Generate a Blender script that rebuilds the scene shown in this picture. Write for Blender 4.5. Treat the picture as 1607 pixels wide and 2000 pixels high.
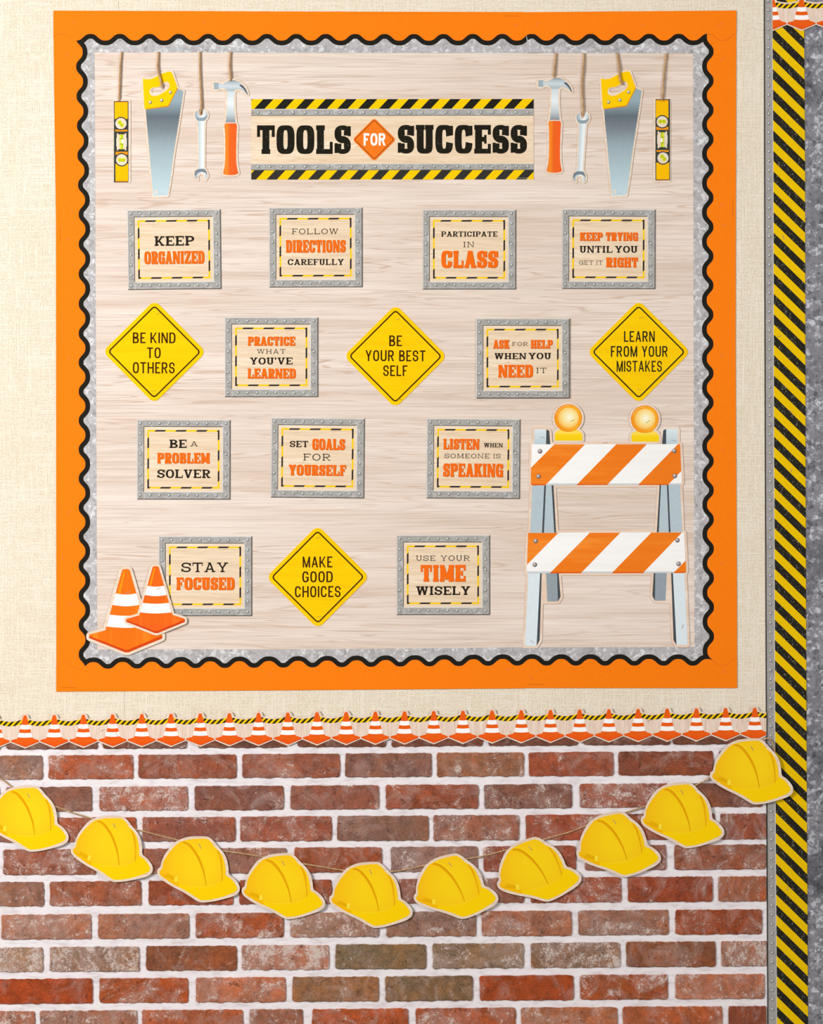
import bpy, math, random
import numpy as np
from mathutils import Vector
from mathutils.geometry import delaunay_2d_cdt

# ------------------------------------------------------------------ scene, camera, light
for o in list(bpy.data.objects): bpy.data.objects.remove(o, do_unlink=True)
S = bpy.context.scene
C = S.collection
ZC = 1.35                      # height of the picture centre above the floor; 1 px on the wall = 1 mm
R = math.radians
rng = random.Random(7)

cam_d = bpy.data.cameras.new('camera'); cam = bpy.data.objects.new('camera', cam_d); C.objects.link(cam)
cam.location = (0, -5.0, ZC); cam.rotation_euler = (R(90), 0, 0)
cam_d.sensor_fit = 'VERTICAL'; cam_d.sensor_height = 24; cam_d.lens = 60
cam_d.clip_start = .05; cam_d.clip_end = 60
S.camera = cam

W = bpy.data.worlds.new('studio'); S.world = W; W.use_nodes = True
W.node_tree.nodes['Background'].inputs[0].default_value = (1, .985, .965, 1)
W.node_tree.nodes['Background'].inputs[1].default_value = .35

def area(name, loc, target, size, power, col=(1, 1, 1)):
    d = bpy.data.lights.new(name, 'AREA'); d.shape = 'RECTANGLE'; d.size = size[0]; d.size_y = size[1]
    d.energy = power; d.color = col
    o = bpy.data.objects.new(name, d); C.objects.link(o); o.location = loc
    o.rotation_euler = (Vector(target) - Vector(loc)).to_track_quat('-Z', 'Y').to_euler()
area('softbox_left', (-2.7, -2.9, 2.25), (-.55, 0, 1.42), (.8, 1.1), 146, (1, .98, .96))
area('softbox_right', (2.7, -3.0, 2.2), (.3, 0, 1.3), (.8, 1.1), 40, (1, .98, .96))

S.view_settings.view_transform = 'Standard'; S.view_settings.look = 'None'
S.view_settings.gamma = 1; S.view_settings.exposure = 0.0; S.view_settings.use_curve_mapping = False

# ------------------------------------------------------------------ materials
def lin(c):
    r = []
    for v in c:
        v = v / 255
        r.append(v / 12.92 if v <= .04045 else ((v + .055) / 1.055) ** 2.4)
    return r
def L4(c): return (*[min(.93, v * .93) for v in lin(c)], 1)

def new_mat(name, rough=.7, spec=.07):
    m = bpy.data.materials.new(name); m.use_nodes = True
    nt = m.node_tree; b = nt.nodes['Principled BSDF']
    b.inputs['Roughness'].default_value = rough
    b.inputs['Specular IOR Level'].default_value = spec
    return m, nt, b
def N(nt, typ, **kw):
    n = nt.nodes.new(typ)
    for k, v in kw.items():
        if hasattr(n, k) and k not in ('Scale',): setattr(n, k, v)
        else: n.inputs[k].default_value = v
    return n
def coords(nt, scale=(1, 1, 1), which='Object', rot=(0, 0, 0), loc=None):
    tc = N(nt, 'ShaderNodeTexCoord'); mp = N(nt, 'ShaderNodeMapping')
    mp.inputs['Scale'].default_value = scale; mp.inputs['Rotation'].default_value = rot
    nt.links.new(tc.outputs[which], mp.inputs['Vector'])
    return mp.outputs['Vector']
def ramp(nt, fac, stops):
    r = N(nt, 'ShaderNodeValToRGB'); e = r.color_ramp.elements
    while len(e) < len(stops): e.new(.5)
    for i, (p, c) in enumerate(stops):
        e[i].position = p; e[i].color = c
    nt.links.new(fac, r.inputs['Fac'])
    return r.outputs['Color']
def noise(nt, vec, scale, detail=4, rough=.6, dist=0.):
    n = N(nt, 'ShaderNodeTexNoise'); n.inputs['Scale'].default_value = scale; n.inputs['Detail'].default_value = detail
    n.inputs['Roughness'].default_value = rough; n.inputs['Distortion'].default_value = dist
    nt.links.new(vec, n.inputs['Vector']); return n.outputs['Fac']
def mix(nt, fac, a, b, mode='MIX'):
    m = N(nt, 'ShaderNodeMix'); m.data_type = 'RGBA'; m.blend_type = mode
    for sock, v in ((m.inputs[0], fac), (m.inputs[6], a), (m.inputs[7], b)):
        if hasattr(v, 'is_linked') or hasattr(v, 'links'): nt.links.new(v, sock)
        else: sock.default_value = v
    return m.outputs[2]
def math_(nt, op, a, b=None, c=None):
    m = N(nt, 'ShaderNodeMath'); m.operation = op
    for i, v in enumerate((a, b, c)):
        if v is None: continue
        if hasattr(v, 'links'): nt.links.new(v, m.inputs[i])
        else: m.inputs[i].default_value = v
    return m.outputs[0]
def bump(nt, b, h, strength=.3, dist=.001):
    n = N(nt, 'ShaderNodeBump'); n.inputs['Strength'].default_value = strength; n.inputs['Distance'].default_value = dist
    nt.links.new(h, n.inputs['Height']); nt.links.new(n.outputs['Normal'], b.inputs['Normal'])

_pm = {}
def ink(rgb, var=.05, fleck=0, sc=(1, 1, 1)):
    """printed ink: flat colour, faint paper mottling, optional worn flecks of the given share"""
    key = (tuple(rgb), var, fleck, sc)
    if key in _pm: return _pm[key]
    m, nt, b = new_mat('ink_%d_%d_%d' % tuple(rgb))
    v = coords(nt, sc)
    f = noise(nt, v, 260, 3)
    base = L4(rgb)
    lo = tuple(x * (1 - var) for x in base[:3]) + (1,); hi = tuple(min(1, x * (1 + var)) for x in base[:3]) + (1,)
    col = ramp(nt, f, [(.3, lo), (.7, hi)])
    if fleck:
        f2 = noise(nt, v, 520, 1.5, .6)
        f3 = noise(nt, v, 55, 2)
        ff = math_(nt, 'MULTIPLY_ADD', f3, .30, f2)
        msk = ramp(nt, ff, [(.92 - fleck, (0, 0, 0, 1)), (.99 - fleck, (.75, .75, .75, 1))])
        col = mix(nt, msk, col, L4((190, 182, 162)))
    nt.links.new(col, b.inputs['Base Color'])
    _pm[key] = m
    return m

def wood_mat(name, base, dark, light, sx, sz, scale=1, warp=1.2, amt=1.0, rot=0):
    """growth rings cut lengthwise: contour lines of a long soft field, thin fibres over it; grain along local X"""
    m, nt, b = new_mat(name)
    v = coords(nt, (sx * .55, 1, sz * .34), rot=(0, rot, 0))
    n0 = noise(nt, v, 1, 2, .45, .25 * warp)
    ln = math_(nt, 'SINE', math_(nt, 'MULTIPLY', n0, 84))
    msk = noise(nt, coords(nt, (sx * .5, 1, sz * .16), rot=(0, rot, 0)), 1, 3)
    f = noise(nt, coords(nt, (sx * 1.6, 1, sz * 2.6), rot=(0, rot, 0)), 1, 4, .62)
    f3 = noise(nt, coords(nt, (sx * .45, 1, sz * .22), rot=(0, rot, 0)), 1, 4, .6)
    c = ramp(nt, f3, [(.32, L4([int(p * .55 + q * .45) for p, q in zip(base, dark)])), (.5, L4(base)), (.66, L4(light))])
    lm = N(nt, 'ShaderNodeMapRange'); nt.links.new(ln, lm.inputs['Value'])
    lm.inputs['From Min'].default_value = .6; lm.inputs['From Max'].default_value = 1.0
    mm = N(nt, 'ShaderNodeMapRange'); nt.links.new(msk, mm.inputs['Value'])
    mm.inputs['From Min'].default_value = .36; mm.inputs['From Max'].default_value = .64
    mm.inputs['To Max'].default_value = .85 * min(1, amt)
    c = mix(nt, math_(nt, 'MULTIPLY', lm.outputs[0], mm.outputs[0]), c, L4(dark))
    fl = .15 * amt
    c = mix(nt, 1.0, c, ramp(nt, f, [(.34, (1 - fl, 1 - fl * 1.15, 1 - fl * 1.3, 1)), (.55, (1, 1, 1, 1)), (.7, (1 + fl * .4,) * 3 + (1,))]), 'MULTIPLY')
    nt.links.new(c, b.inputs['Base Color'])
    return m

def galv_mat(name, dark, mid, light, scale, small=.6, blotch=False):
    m, nt, b = new_mat(name, .6, .25)
    v0 = coords(nt)
    dn = N(nt, 'ShaderNodeTexNoise'); dn.inputs['Scale'].default_value = scale * .8; dn.inputs['Detail'].default_value = 3
    nt.links.new(v0, dn.inputs['Vector'])
    va = N(nt, 'ShaderNodeVectorMath'); va.operation = 'SCALE'; va.inputs[3].default_value = 1.1 / scale
    nt.links.new(dn.outputs['Color'], va.inputs[0])
    vb = N(nt, 'ShaderNodeVectorMath'); vb.operation = 'ADD'
    nt.links.new(v0, vb.inputs[0]); nt.links.new(va.outputs[0], vb.inputs[1])
    vo = N(nt, 'ShaderNodeTexVoronoi'); vo.inputs['Scale'].default_value = scale
    nt.links.new(vb.outputs[0], vo.inputs['Vector'])
    sp = N(nt, 'ShaderNodeSeparateColor'); nt.links.new(vo.outputs['Color'], sp.inputs[0])
    vo2 = N(nt, 'ShaderNodeTexVoronoi'); vo2.inputs['Scale'].default_value = scale * 2.1
    nt.links.new(vb.outputs[0], vo2.inputs['Vector'])
    sp2 = N(nt, 'ShaderNodeSeparateColor'); nt.links.new(vo2.outputs['Color'], sp2.inputs[0])
    n2 = noise(nt, v0, scale * .5, 4, .65)
    f = math_(nt, 'MULTIPLY_ADD', sp2.outputs[1], small * .42, math_(nt, 'MULTIPLY', sp.outputs[0], .50))
    f = math_(nt, 'MULTIPLY_ADD', n2, .55, math_(nt, 'MULTIPLY', f, .66))
    c = ramp(nt, f, [(.28, L4(dark)), (.50, L4(mid)), (.62, L4(mid)), (.78, L4(light))])
    if blotch:
        g = noise(nt, v0, 5.2, 2, .5)
        c = mix(nt, 1.0, c, ramp(nt, g, [(.36, (.52, .52, .54, 1)), (.50, (1, 1, 1, 1))]), 'MULTIPLY')
    nt.links.new(c, b.inputs['Base Color'])
    return m

def steel_mat(name, lo_, mid, hi_):
    m, nt, b = new_mat(name, .6, .2)
    v = coords(nt); a = noise(nt, v, 70, 5, .7, .4); d = noise(nt, coords(nt, (60, 1, 420), rot=(0, .8, 0)), 1, 3, .7)
    f = math_(nt, 'MULTIPLY_ADD', d, .45, math_(nt, 'MULTIPLY', a, .65))
    c = ramp(nt, f, [(.42, L4(lo_)), (.50, L4(mid)), (.57, L4(mid)), (.66, L4(hi_))])
    st = noise(nt, v, 26, 5, .75, 1.5); sm = N(nt, 'ShaderNodeMapRange'); nt.links.new(st, sm.inputs['Value'])
    sm.inputs['From Min'].default_value = .58; sm.inputs['From Max'].default_value = .70; sm.inputs['To Max'].default_value = .55
    c = mix(nt, sm.outputs[0], c, L4((122, 116, 108)))
    nt.links.new(c, b.inputs['Base Color']); return m

def burlap_mat():
    m, nt, b = new_mat('burlap', .8, .1)
    tc = coords(nt)
    wob = noise(nt, tc, 22, 3)
    wob2 = noise(nt, tc, 25, 3)
    sep = N(nt, 'ShaderNodeSeparateXYZ'); nt.links.new(tc, sep.inputs[0])
    x = math_(nt, 'MULTIPLY_ADD', wob, .010, sep.outputs[0]); z = math_(nt, 'MULTIPLY_ADD', wob2, .010, sep.outputs[2])
    k = 2 * math.pi / .00295
    sx = math_(nt, 'SINE', math_(nt, 'MULTIPLY', x, k)); sz = math_(nt, 'SINE', math_(nt, 'MULTIPLY', z, k))
    # a gap where both the warp and the weft are in their valley; threads of uneven weight
    gap = math_(nt, 'MULTIPLY', math_(nt, 'MULTIPLY_ADD', sx, .5, .5), math_(nt, 'MULTIPLY_ADD', sz, .5, .5))
    slx = noise(nt, coords(nt, (330, 1, 9)), 1, 2); slz = noise(nt, coords(nt, (9, 1, 330)), 1, 2)
    sl = math_(nt, 'MAXIMUM', slx, slz)
    cover = ramp(nt, sl, [(.50, (1, 1, 1, 1)), (.66, (.12, .12, .12, 1))])
    irr = noise(nt, tc, 300, 2, .8)
    im = N(nt, 'ShaderNodeMapRange'); nt.links.new(irr, im.inputs['Value'])
    im.inputs['From Min'].default_value = .36; im.inputs['From Max'].default_value = .62; im.inputs['To Min'].default_value = .1; im.inputs['To Max'].default_value = 1.15
    g2 = math_(nt, 'MULTIPLY', math_(nt, 'MULTIPLY', gap, cover), im.outputs[0])
    fnx = noise(nt, coords(nt, (360, 1, 40)), 1, 2); fnz = noise(nt, coords(nt, (40, 1, 360)), 1, 2)
    g3 = math_(nt, 'MULTIPLY_ADD', math_(nt, 'ADD', fnx, fnz), .34, g2)
    c = ramp(nt, g3, [(.22, L4((245, 239, 227))), (.42, L4((236, 226, 208))), (.60, L4((226, 212, 188))), (1.0, L4((192, 174, 138)))])
    bl = noise(nt, tc, 6, 3)
    c = mix(nt, 1.0, c, ramp(nt, bl, [(.3, (.97, .955, .93, 1)), (.65, (1, 1, 1, 1))]), 'MULTIPLY')
    nt.links.new(c, b.inputs['Base Color'])
    bump(nt, b, g3, .25, -.0006)
    return m

def brick_mat():
    m, nt, b = new_mat('brick_face', .85, .15)
    tc = N(nt, 'ShaderNodeTexCoord'); oi = N(nt, 'ShaderNodeObjectInfo')
    add = N(nt, 'ShaderNodeVectorMath'); add.operation = 'ADD'
    cmb = N(nt, 'ShaderNodeCombineXYZ')
    r1 = math_(nt, 'MULTIPLY', oi.outputs['Random'], 37.0); r2 = math_(nt, 'MULTIPLY', oi.outputs['Random'], 91.0)
    nt.links.new(r1, cmb.inputs[0]); nt.links.new(r2, cmb.inputs[1])
    nt.links.new(tc.outputs['Object'], add.inputs[0]); nt.links.new(cmb.outputs[0], add.inputs[1])
    v = add.outputs[0]
    big = noise(nt, v, 13, 4, .65, .6); mid = noise(nt, v, 60, 5, .7, .3); fine = noise(nt, v, 420, 4, .75)
    col = oi.outputs['Color']
    c = mix(nt, 1.0, col, ramp(nt, big, [(.32, (.86, 1.02, 1.14, 1)), (.5, (1, 1, 1, 1)), (.66, (1.28, 1.1, .86, 1))]), 'MULTIPLY')
    c = mix(nt, 1.0, c, ramp(nt, mid, [(.3, (.66, .66, .68, 1)), (.5, (1, 1, 1, 1)), (.72, (1.32, 1.25, 1.2, 1))]), 'MULTIPLY')
    c = mix(nt, 1.0, c, ramp(nt, fine, [(.3, (.60, .58, .57, 1)), (.52, (1, 1, 1, 1)), (.7, (1.25, 1.25, 1.25, 1))]), 'MULTIPLY')
    # grey wash in soft clouds, then crisp lime crust; more of both where the object's alpha is higher
    ws = noise(nt, v, 17, 5, .7, 1.2)
    wm = N(nt, 'ShaderNodeMapRange'); nt.links.new(math_(nt, 'MULTIPLY_ADD', oi.outputs['Alpha'], .16, ws), wm.inputs['Value'])
    wm.inputs['From Min'].default_value = .52; wm.inputs['From Max'].default_value = .72; wm.inputs['To Max'].default_value = .42
    c = mix(nt, wm.outputs[0], c, L4((196, 168, 158)))
    w1 = noise(nt, v, 34, 6, .8, .6); w2 = noise(nt, v, 260, 4, .85)
    ww = math_(nt, 'MULTIPLY_ADD', w2, .8, math_(nt, 'MULTIPLY_ADD', ws, .5, w1))
    ww = math_(nt, 'MULTIPLY_ADD', oi.outputs['Alpha'], .26, ww)
    mr = N(nt, 'ShaderNodeMapRange'); nt.links.new(ww, mr.inputs['Value'])
    mr.inputs['From Min'].default_value = 1.36; mr.inputs['From Max'].default_value = 1.47
    mr.inputs['To Min'].default_value = 0; mr.inputs['To Max'].default_value = .8
    c = mix(nt, mr.outputs[0], c, L4((230, 214, 206)))
    ck = noise(nt, v, 21, 4, .6, 1.4)
    ca = math_(nt, 'ABSOLUTE', math_(nt, 'SUBTRACT', ck, .46))
    cmr = N(nt, 'ShaderNodeMapRange'); nt.links.new(ca, cmr.inputs['Value'])
    cmr.inputs['From Min'].default_value = .012; cmr.inputs['From Max'].default_value = .002; cmr.inputs['To Max'].default_value = 1.0
    cg = noise(nt, v, 33, 2)
    cgm = N(nt, 'ShaderNodeMapRange'); nt.links.new(cg, cgm.inputs['Value'])
    cgm.inputs['From Min'].default_value = .54; cgm.inputs['From Max'].default_value = .60; cgm.inputs['To Max'].default_value = .75
    c = mix(nt, math_(nt, 'MULTIPLY', cmr.outputs[0], cgm.outputs[0]), c, L4((66, 38, 30)))
    # dark pits
    pit = noise(nt, v, 46, 3, .5, 1.5)
    mp = N(nt, 'ShaderNodeMapRange'); nt.links.new(pit, mp.inputs['Value'])
    mp.inputs['From Min'].default_value = .30; mp.inputs['From Max'].default_value = .25
    mp.inputs['To Min'].default_value = 0; mp.inputs['To Max'].default_value = .6
    c = mix(nt, mp.outputs[0], c, L4((70, 40, 32)))
    nt.links.new(c, b.inputs['Base Color'])
    h = math_(nt, 'MULTIPLY_ADD', mid, .8, fine)
    bump(nt, b, h, .75, .0022)
    return m

def mortar_mat():
    m, nt, b = new_mat('mortar', .85, .1)
    v = coords(nt, (.5, 1, 1.6)); f = noise(nt, v, 60, 5, .65, .4); g = noise(nt, coords(nt), 500, 3)
    c = ramp(nt, f, [(.28, L4((212, 203, 203))), (.48, L4((238, 232, 236))), (.7, L4((246, 242, 244)))])
    nt.links.new(c, b.inputs['Base Color'])
    bump(nt, b, math_(nt, 'MULTIPLY_ADD', g, .4, f), .5, .0015)
    return m

def stops_mat(name, stops, axis=2, lo=0, hi=1, rough=.6, scratch=None):
    """colour bands along a local axis between lo and hi (metres): the artwork's own printed tones"""
    m, nt, b = new_mat(name, rough, .2)
    sep = N(nt, 'ShaderNodeSeparateXYZ'); nt.links.new(coords(nt), sep.inputs[0])
    mr = N(nt, 'ShaderNodeMapRange'); nt.links.new(sep.outputs[axis], mr.inputs['Value'])
    mr.inputs['From Min'].default_value = lo; mr.inputs['From Max'].default_value = hi
    c = ramp(nt, mr.outputs[0], [(p, L4(k)) for p, k in stops])
    if scratch:
        f = noise(nt, coords(nt, scratch), 1, 4, .7)
        c = mix(nt, 1.0, c, ramp(nt, f, [(.4, (.95, .95, .95, 1)), (.6, (1, 1, 1, 1)), (.72, (1.12, 1.12, 1.12, 1))]), 'MULTIPLY')
    nt.links.new(c, b.inputs['Base Color'])
    return m

M = {}
M['burlap'] = burlap_mat()
M['wood'] = wood_mat('pale_wood_paper', (233, 217, 205), (208, 182, 162), (239, 226, 216), 3.0, 130, 1, 1.2)
M['cardwood'] = wood_mat('card_wood', (239, 217, 188), (224, 194, 158), (246, 229, 204), 7, 260, 2, .4)
M['rimwood'] = wood_mat('rim_wood', (240, 221, 201), (222, 192, 164), (246, 232, 216), 20, 320, 2, .3)
M['stripwood'] = wood_mat('strip_wood', (238, 216, 200), (222, 190, 168), (244, 228, 214), 260, 14, 2, .3)
M['galv'] = galv_mat('galvanised_trim', (152, 150, 152), (184, 182, 184), (224, 226, 228), 130, .8)
M['galvdark'] = galv_mat('galvanised_sheet', (90, 90, 96), (134, 134, 141), (198, 200, 208), 105, .8, True)
M['steel'] = steel_mat('frame_steel', (142, 140, 134), (168, 166, 162), (196, 194, 194))
M['steelstrip'] = steel_mat('edge_steel', (146, 143, 141), (163, 159, 157), (180, 176, 174))
M['brick'] = brick_mat(); M['mortar'] = mortar_mat()
M['orange'] = ink((253, 129, 14), .03)
M['black'] = ink((32, 30, 24), .1)
M['twine'] = wood_mat('twine', (200, 164, 122), (158, 122, 84), (222, 192, 152), 400, 400, 2, .2)
M['wire'] = ink((160, 150, 145), .1); M['copper'] = ink((222, 128, 84), .1)
M['plaster'] = ink((228, 222, 210), .03)

# ------------------------------------------------------------------ mesh helpers (px = mm on the wall, y down)
def area2(p): return sum(p[i][0] * p[(i + 1) % len(p)][1] - p[(i + 1) % len(p)][0] * p[i][1] for i in range(len(p)))
def union(polys):
    vs, fs = [], []
    for p in polys:
        q = []
        for a in p:
            if not q or abs(a[0] - q[-1][0]) + abs(a[1] - q[-1][1]) > 1e-4: q.append(a)
        if len(q) > 2 and abs(q[0][0] - q[-1][0]) + abs(q[0][1] - q[-1][1]) < 1e-4: q.pop()
        if len(q) < 3 or abs(area2(q)) < 1e-5: continue
        if area2(q) < 0: q = q[::-1]
        fs.append(list(range(len(vs), len(vs) + len(q)))); vs += [Vector(a) for a in q]
    v, e, f, _, _, of = delaunay_2d_cdt(vs, [], fs, 0, 1e-4)
    return [(a[0], a[1]) for a in v], [tuple(t) for t, k in zip(f, of) if len(k)]

class MB:
    """collects flat-topped solids in px; h = mm off the wall"""
    def __init__(s, o=(0, 0)): s.v = []; s.f = []; s.mi = []; s.mats = []; s.o = o; s.sm = []
    def mid(s, m):
        if m not in s.mats: s.mats.append(m)
        return s.mats.index(m)
    def pt(s, x, y, h): return ((x - s.o[0]) / 1000, -h / 1000, (s.o[1] - y) / 1000)
    def add(s, polys, h0, h1, mat, top=True):
        k = s.mid(mat); v, f = union(polys)
        n = len(s.v); s.v += [s.pt(x, y, h1) for x, y in v]
        edges = {}
        for t in f:
            # y is down in px: reversing gives a normal towards the camera
            a = area2([v[i] for i in t]); t = t if a < 0 else t[::-1]
            s.f.append(tuple(n + i for i in t)); s.mi.append(k); s.sm.append(False)
            for i in range(len(t)):
                e = (t[i], t[(i + 1) % len(t)]); edges[e] = edges.get(e, 0) + 1
        if h0 is not None and h0 < h1:
            m2 = len(s.v); s.v += [s.pt(x, y, h0) for x, y in v]
            for (a, b) in edges:
                if (b, a) not in edges:
                    s.f.append((n + b, n + a, m2 + a, m2 + b)); s.mi.append(k); s.sm.append(False)
        return s
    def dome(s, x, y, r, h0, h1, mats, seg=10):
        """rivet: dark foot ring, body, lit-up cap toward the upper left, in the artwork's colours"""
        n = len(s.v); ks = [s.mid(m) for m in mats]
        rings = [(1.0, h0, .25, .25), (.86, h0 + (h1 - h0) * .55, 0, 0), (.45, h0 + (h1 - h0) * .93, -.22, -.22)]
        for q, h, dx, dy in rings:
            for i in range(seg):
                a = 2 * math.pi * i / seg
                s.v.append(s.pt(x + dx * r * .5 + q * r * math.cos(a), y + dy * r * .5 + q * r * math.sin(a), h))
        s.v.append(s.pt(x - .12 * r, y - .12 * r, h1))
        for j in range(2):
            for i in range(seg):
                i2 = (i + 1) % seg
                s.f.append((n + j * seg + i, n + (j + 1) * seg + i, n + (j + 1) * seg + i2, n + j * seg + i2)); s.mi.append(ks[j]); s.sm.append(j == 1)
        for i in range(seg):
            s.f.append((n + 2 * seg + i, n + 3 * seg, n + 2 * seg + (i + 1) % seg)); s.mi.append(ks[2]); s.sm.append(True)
    def mesh(s, name):
        me = bpy.data.meshes.new(name); me.from_pydata(s.v, [], s.f)
        for m in s.mats: me.materials.append(m)
        me.polygons.foreach_set('material_index', s.mi); me.polygons.foreach_set('use_smooth', s.sm)
        me.update(); return me
    def obj(s, name, parent=None, **props):
        return link(name, s.mesh(name), parent, **props)

def link(name, me, parent=None, **props):
    o = bpy.data.objects.new(name, me); C.objects.link(o)
    if parent: o.parent = parent
    for k, v in props.items(): o[k] = v
    return o
def at(o, x, y, rot=0, h=0):
    o.location = ((x - 803.5) / 1000, -h / 1000, (1000 - y) / 1000 + ZC); o.rotation_euler = (0, R(rot), 0); return o
def thing(name, label, cat, x, y, group=None, rot=0, h=0):
    o = bpy.data.objects.new(name, None); C.objects.link(o); o.empty_display_size = .05
    at(o, x, y, rot, h); o['label'] = label; o['category'] = cat
    if group: o['group'] = group
    return o

def box(x0, y0, x1, y1): return [(x0, y0), (x1, y0), (x1, y1), (x0, y1)]
def disc(x, y, r, n=24, r2=None): return [(x + r * math.cos(2 * math.pi * i / n), y + (r2 or r) * math.sin(2 * math.pi * i / n)) for i in range(n)]
def rbox(x0, y0, x1, y1, r, n=5):
    p = []
    for cx, cy, a in ((x1 - r, y1 - r, 0), (x0 + r, y1 - r, 90), (x0 + r, y0 + r, 180), (x1 - r, y0 + r, 270)):
        for i in range(n + 1): t = R(a + 90 * i / n); p.append((cx + r * math.cos(t), cy + r * math.sin(t)))
    return p
def rot_pts(p, cx, cy, deg):
    c, s = math.cos(R(deg)), math.sin(R(deg))
    return [(cx + (x - cx) * c - (y - cy) * s, cy + (x - cx) * s + (y - cy) * c) for x, y in p]
def grow(polys, d, n=10):
    """the outline of polys pushed out by d px (discs on corners, bars on edges; union() melts them together)"""
    out = list(polys)
    for p in polys:
        for i in range(len(p)):
            a, b = p[i], p[(i + 1) % len(p)]
            dx, dy = b[0] - a[0], b[1] - a[1]; l = math.hypot(dx, dy)
            if l < 1e-3: continue
            nx, ny = -dy / l * d, dx / l * d
            out.append([(a[0] + nx, a[1] + ny), (b[0] + nx, b[1] + ny), (b[0] - nx, b[1] - ny), (a[0] - nx, a[1] - ny)])
            out.append(disc(a[0], a[1], d, n))
    return out
def smooth(pts, k=4, closed=True):
    n = len(pts); out = []
    for i in range(n if closed else n - 1):
        g = (lambda j: pts[j % n]) if closed else (lambda j: pts[max(0, min(n - 1, j))])
        p0, p1, p2, p3 = g(i - 1), g(i), g(i + 1), g(i + 2)
        for j in range(k):
            t = j / k
            out.append(tuple(.5 * (2 * p1[c] + (p2[c] - p0[c]) * t + (2 * p0[c] - 5 * p1[c] + 4 * p2[c] - p3[c]) * t * t + (3 * p1[c] - p0[c] - 3 * p2[c] + p3[c]) * t ** 3) for c in (0, 1)))
    if not closed: out.append(tuple(pts[-1][:2]))
    return out
def clip(poly, a, b, c):
    """keep the side a*x+b*y >= c"""
    out = []
    for i in range(len(poly)):
        p, q = poly[i], poly[(i + 1) % len(poly)]
        dp, dq = a * p[0] + b * p[1] - c, a * q[0] + b * q[1] - c
        if dp >= 0: out.append(p)
        if (dp >= 0) != (dq >= 0):
            t = dp / (dp - dq); out.append((p[0] + (q[0] - p[0]) * t, p[1] + (q[1] - p[1]) * t))
    return out
def band(poly, a, b, c0, c1):
    q = clip(poly, a, b, c0)
    return clip(q, -a, -b, -c1) if len(q) > 2 else []
def Z(x0, y0, s):
    """coordinates read off an enlarged crop -> px"""
    return lambda pts: [(x0 + x / s, y0 + y / s) for x, y in pts]

def staple(parent, o, x, y, ang, h, mat=None, ln=9):
    mb = MB(o); p = rot_pts(box(x - ln / 2, y - .45, x + ln / 2, y + .45), x, y, ang)
    mb.add([p], h - .3, h + .2, mat or M['wire']); return mb.obj('staple', parent)

# ------------------------------------------------------------------ lettering
STY = {
 'fat':  dict(s=.39, b=.17, f=.05, g=.17, vs=.17, vd=.34, n=3.4, gap=.10, bm=1.25, cut=.14),
 'bold': dict(s=.255, b=.145, f=.10, g=.15, vs=.10, vd=.30, n=2.3, gap=.12, bm=1.15, cut=.18),
 'thin': dict(s=.12, b=.115, f=.12, g=.105, vs=.055, vd=.26, n=2.0, gap=.22, bm=1.0, cut=.2),
 'mid':  dict(s=.17, b=.14, f=.12, g=.125, vs=.08, vd=.30, n=2.1, gap=.16, bm=1.0, cut=.2),
 'sans': dict(s=.25, b=.128, f=0, g=0, vs=0, vd=0, n=2.7, gap=.24, bm=1.05, cut=.22),
 'hvy':  dict(s=.30, b=.19, f=0, g=0, vs=0, vd=0, n=2.7, gap=.16, bm=1.05, cut=.18)}
WID = dict(I=.52, M=1.3, W=1.45, N=1.12, A=1.08, K=1.08, O=1.02, H=1.08, L=.94, E=.94, F=.92, T=1.0, V=1.06, Y=1.08, S=.92)
def sgn(v, e): return math.copysign(abs(v) ** e, v)
def ring(cx, cy, rx, ry, s, b, a0, a1, n, k=22):
    out = []; e = 2 / n; N_ = max(4, int(k * abs(a1 - a0) / 180))
    def P(rx, ry, t): return (cx + rx * sgn(math.cos(t), e), cy + ry * sgn(math.sin(t), e))
    for i in range(N_):
        t0, t1 = R(a0 + (a1 - a0) * i / N_), R(a0 + (a1 - a0) * (i + 1) / N_)
        out.append([P(rx, ry, t0), P(rx, ry, t1), P(rx - s, ry - b, t1), P(rx - s, ry - b, t0)])
    return out
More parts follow.
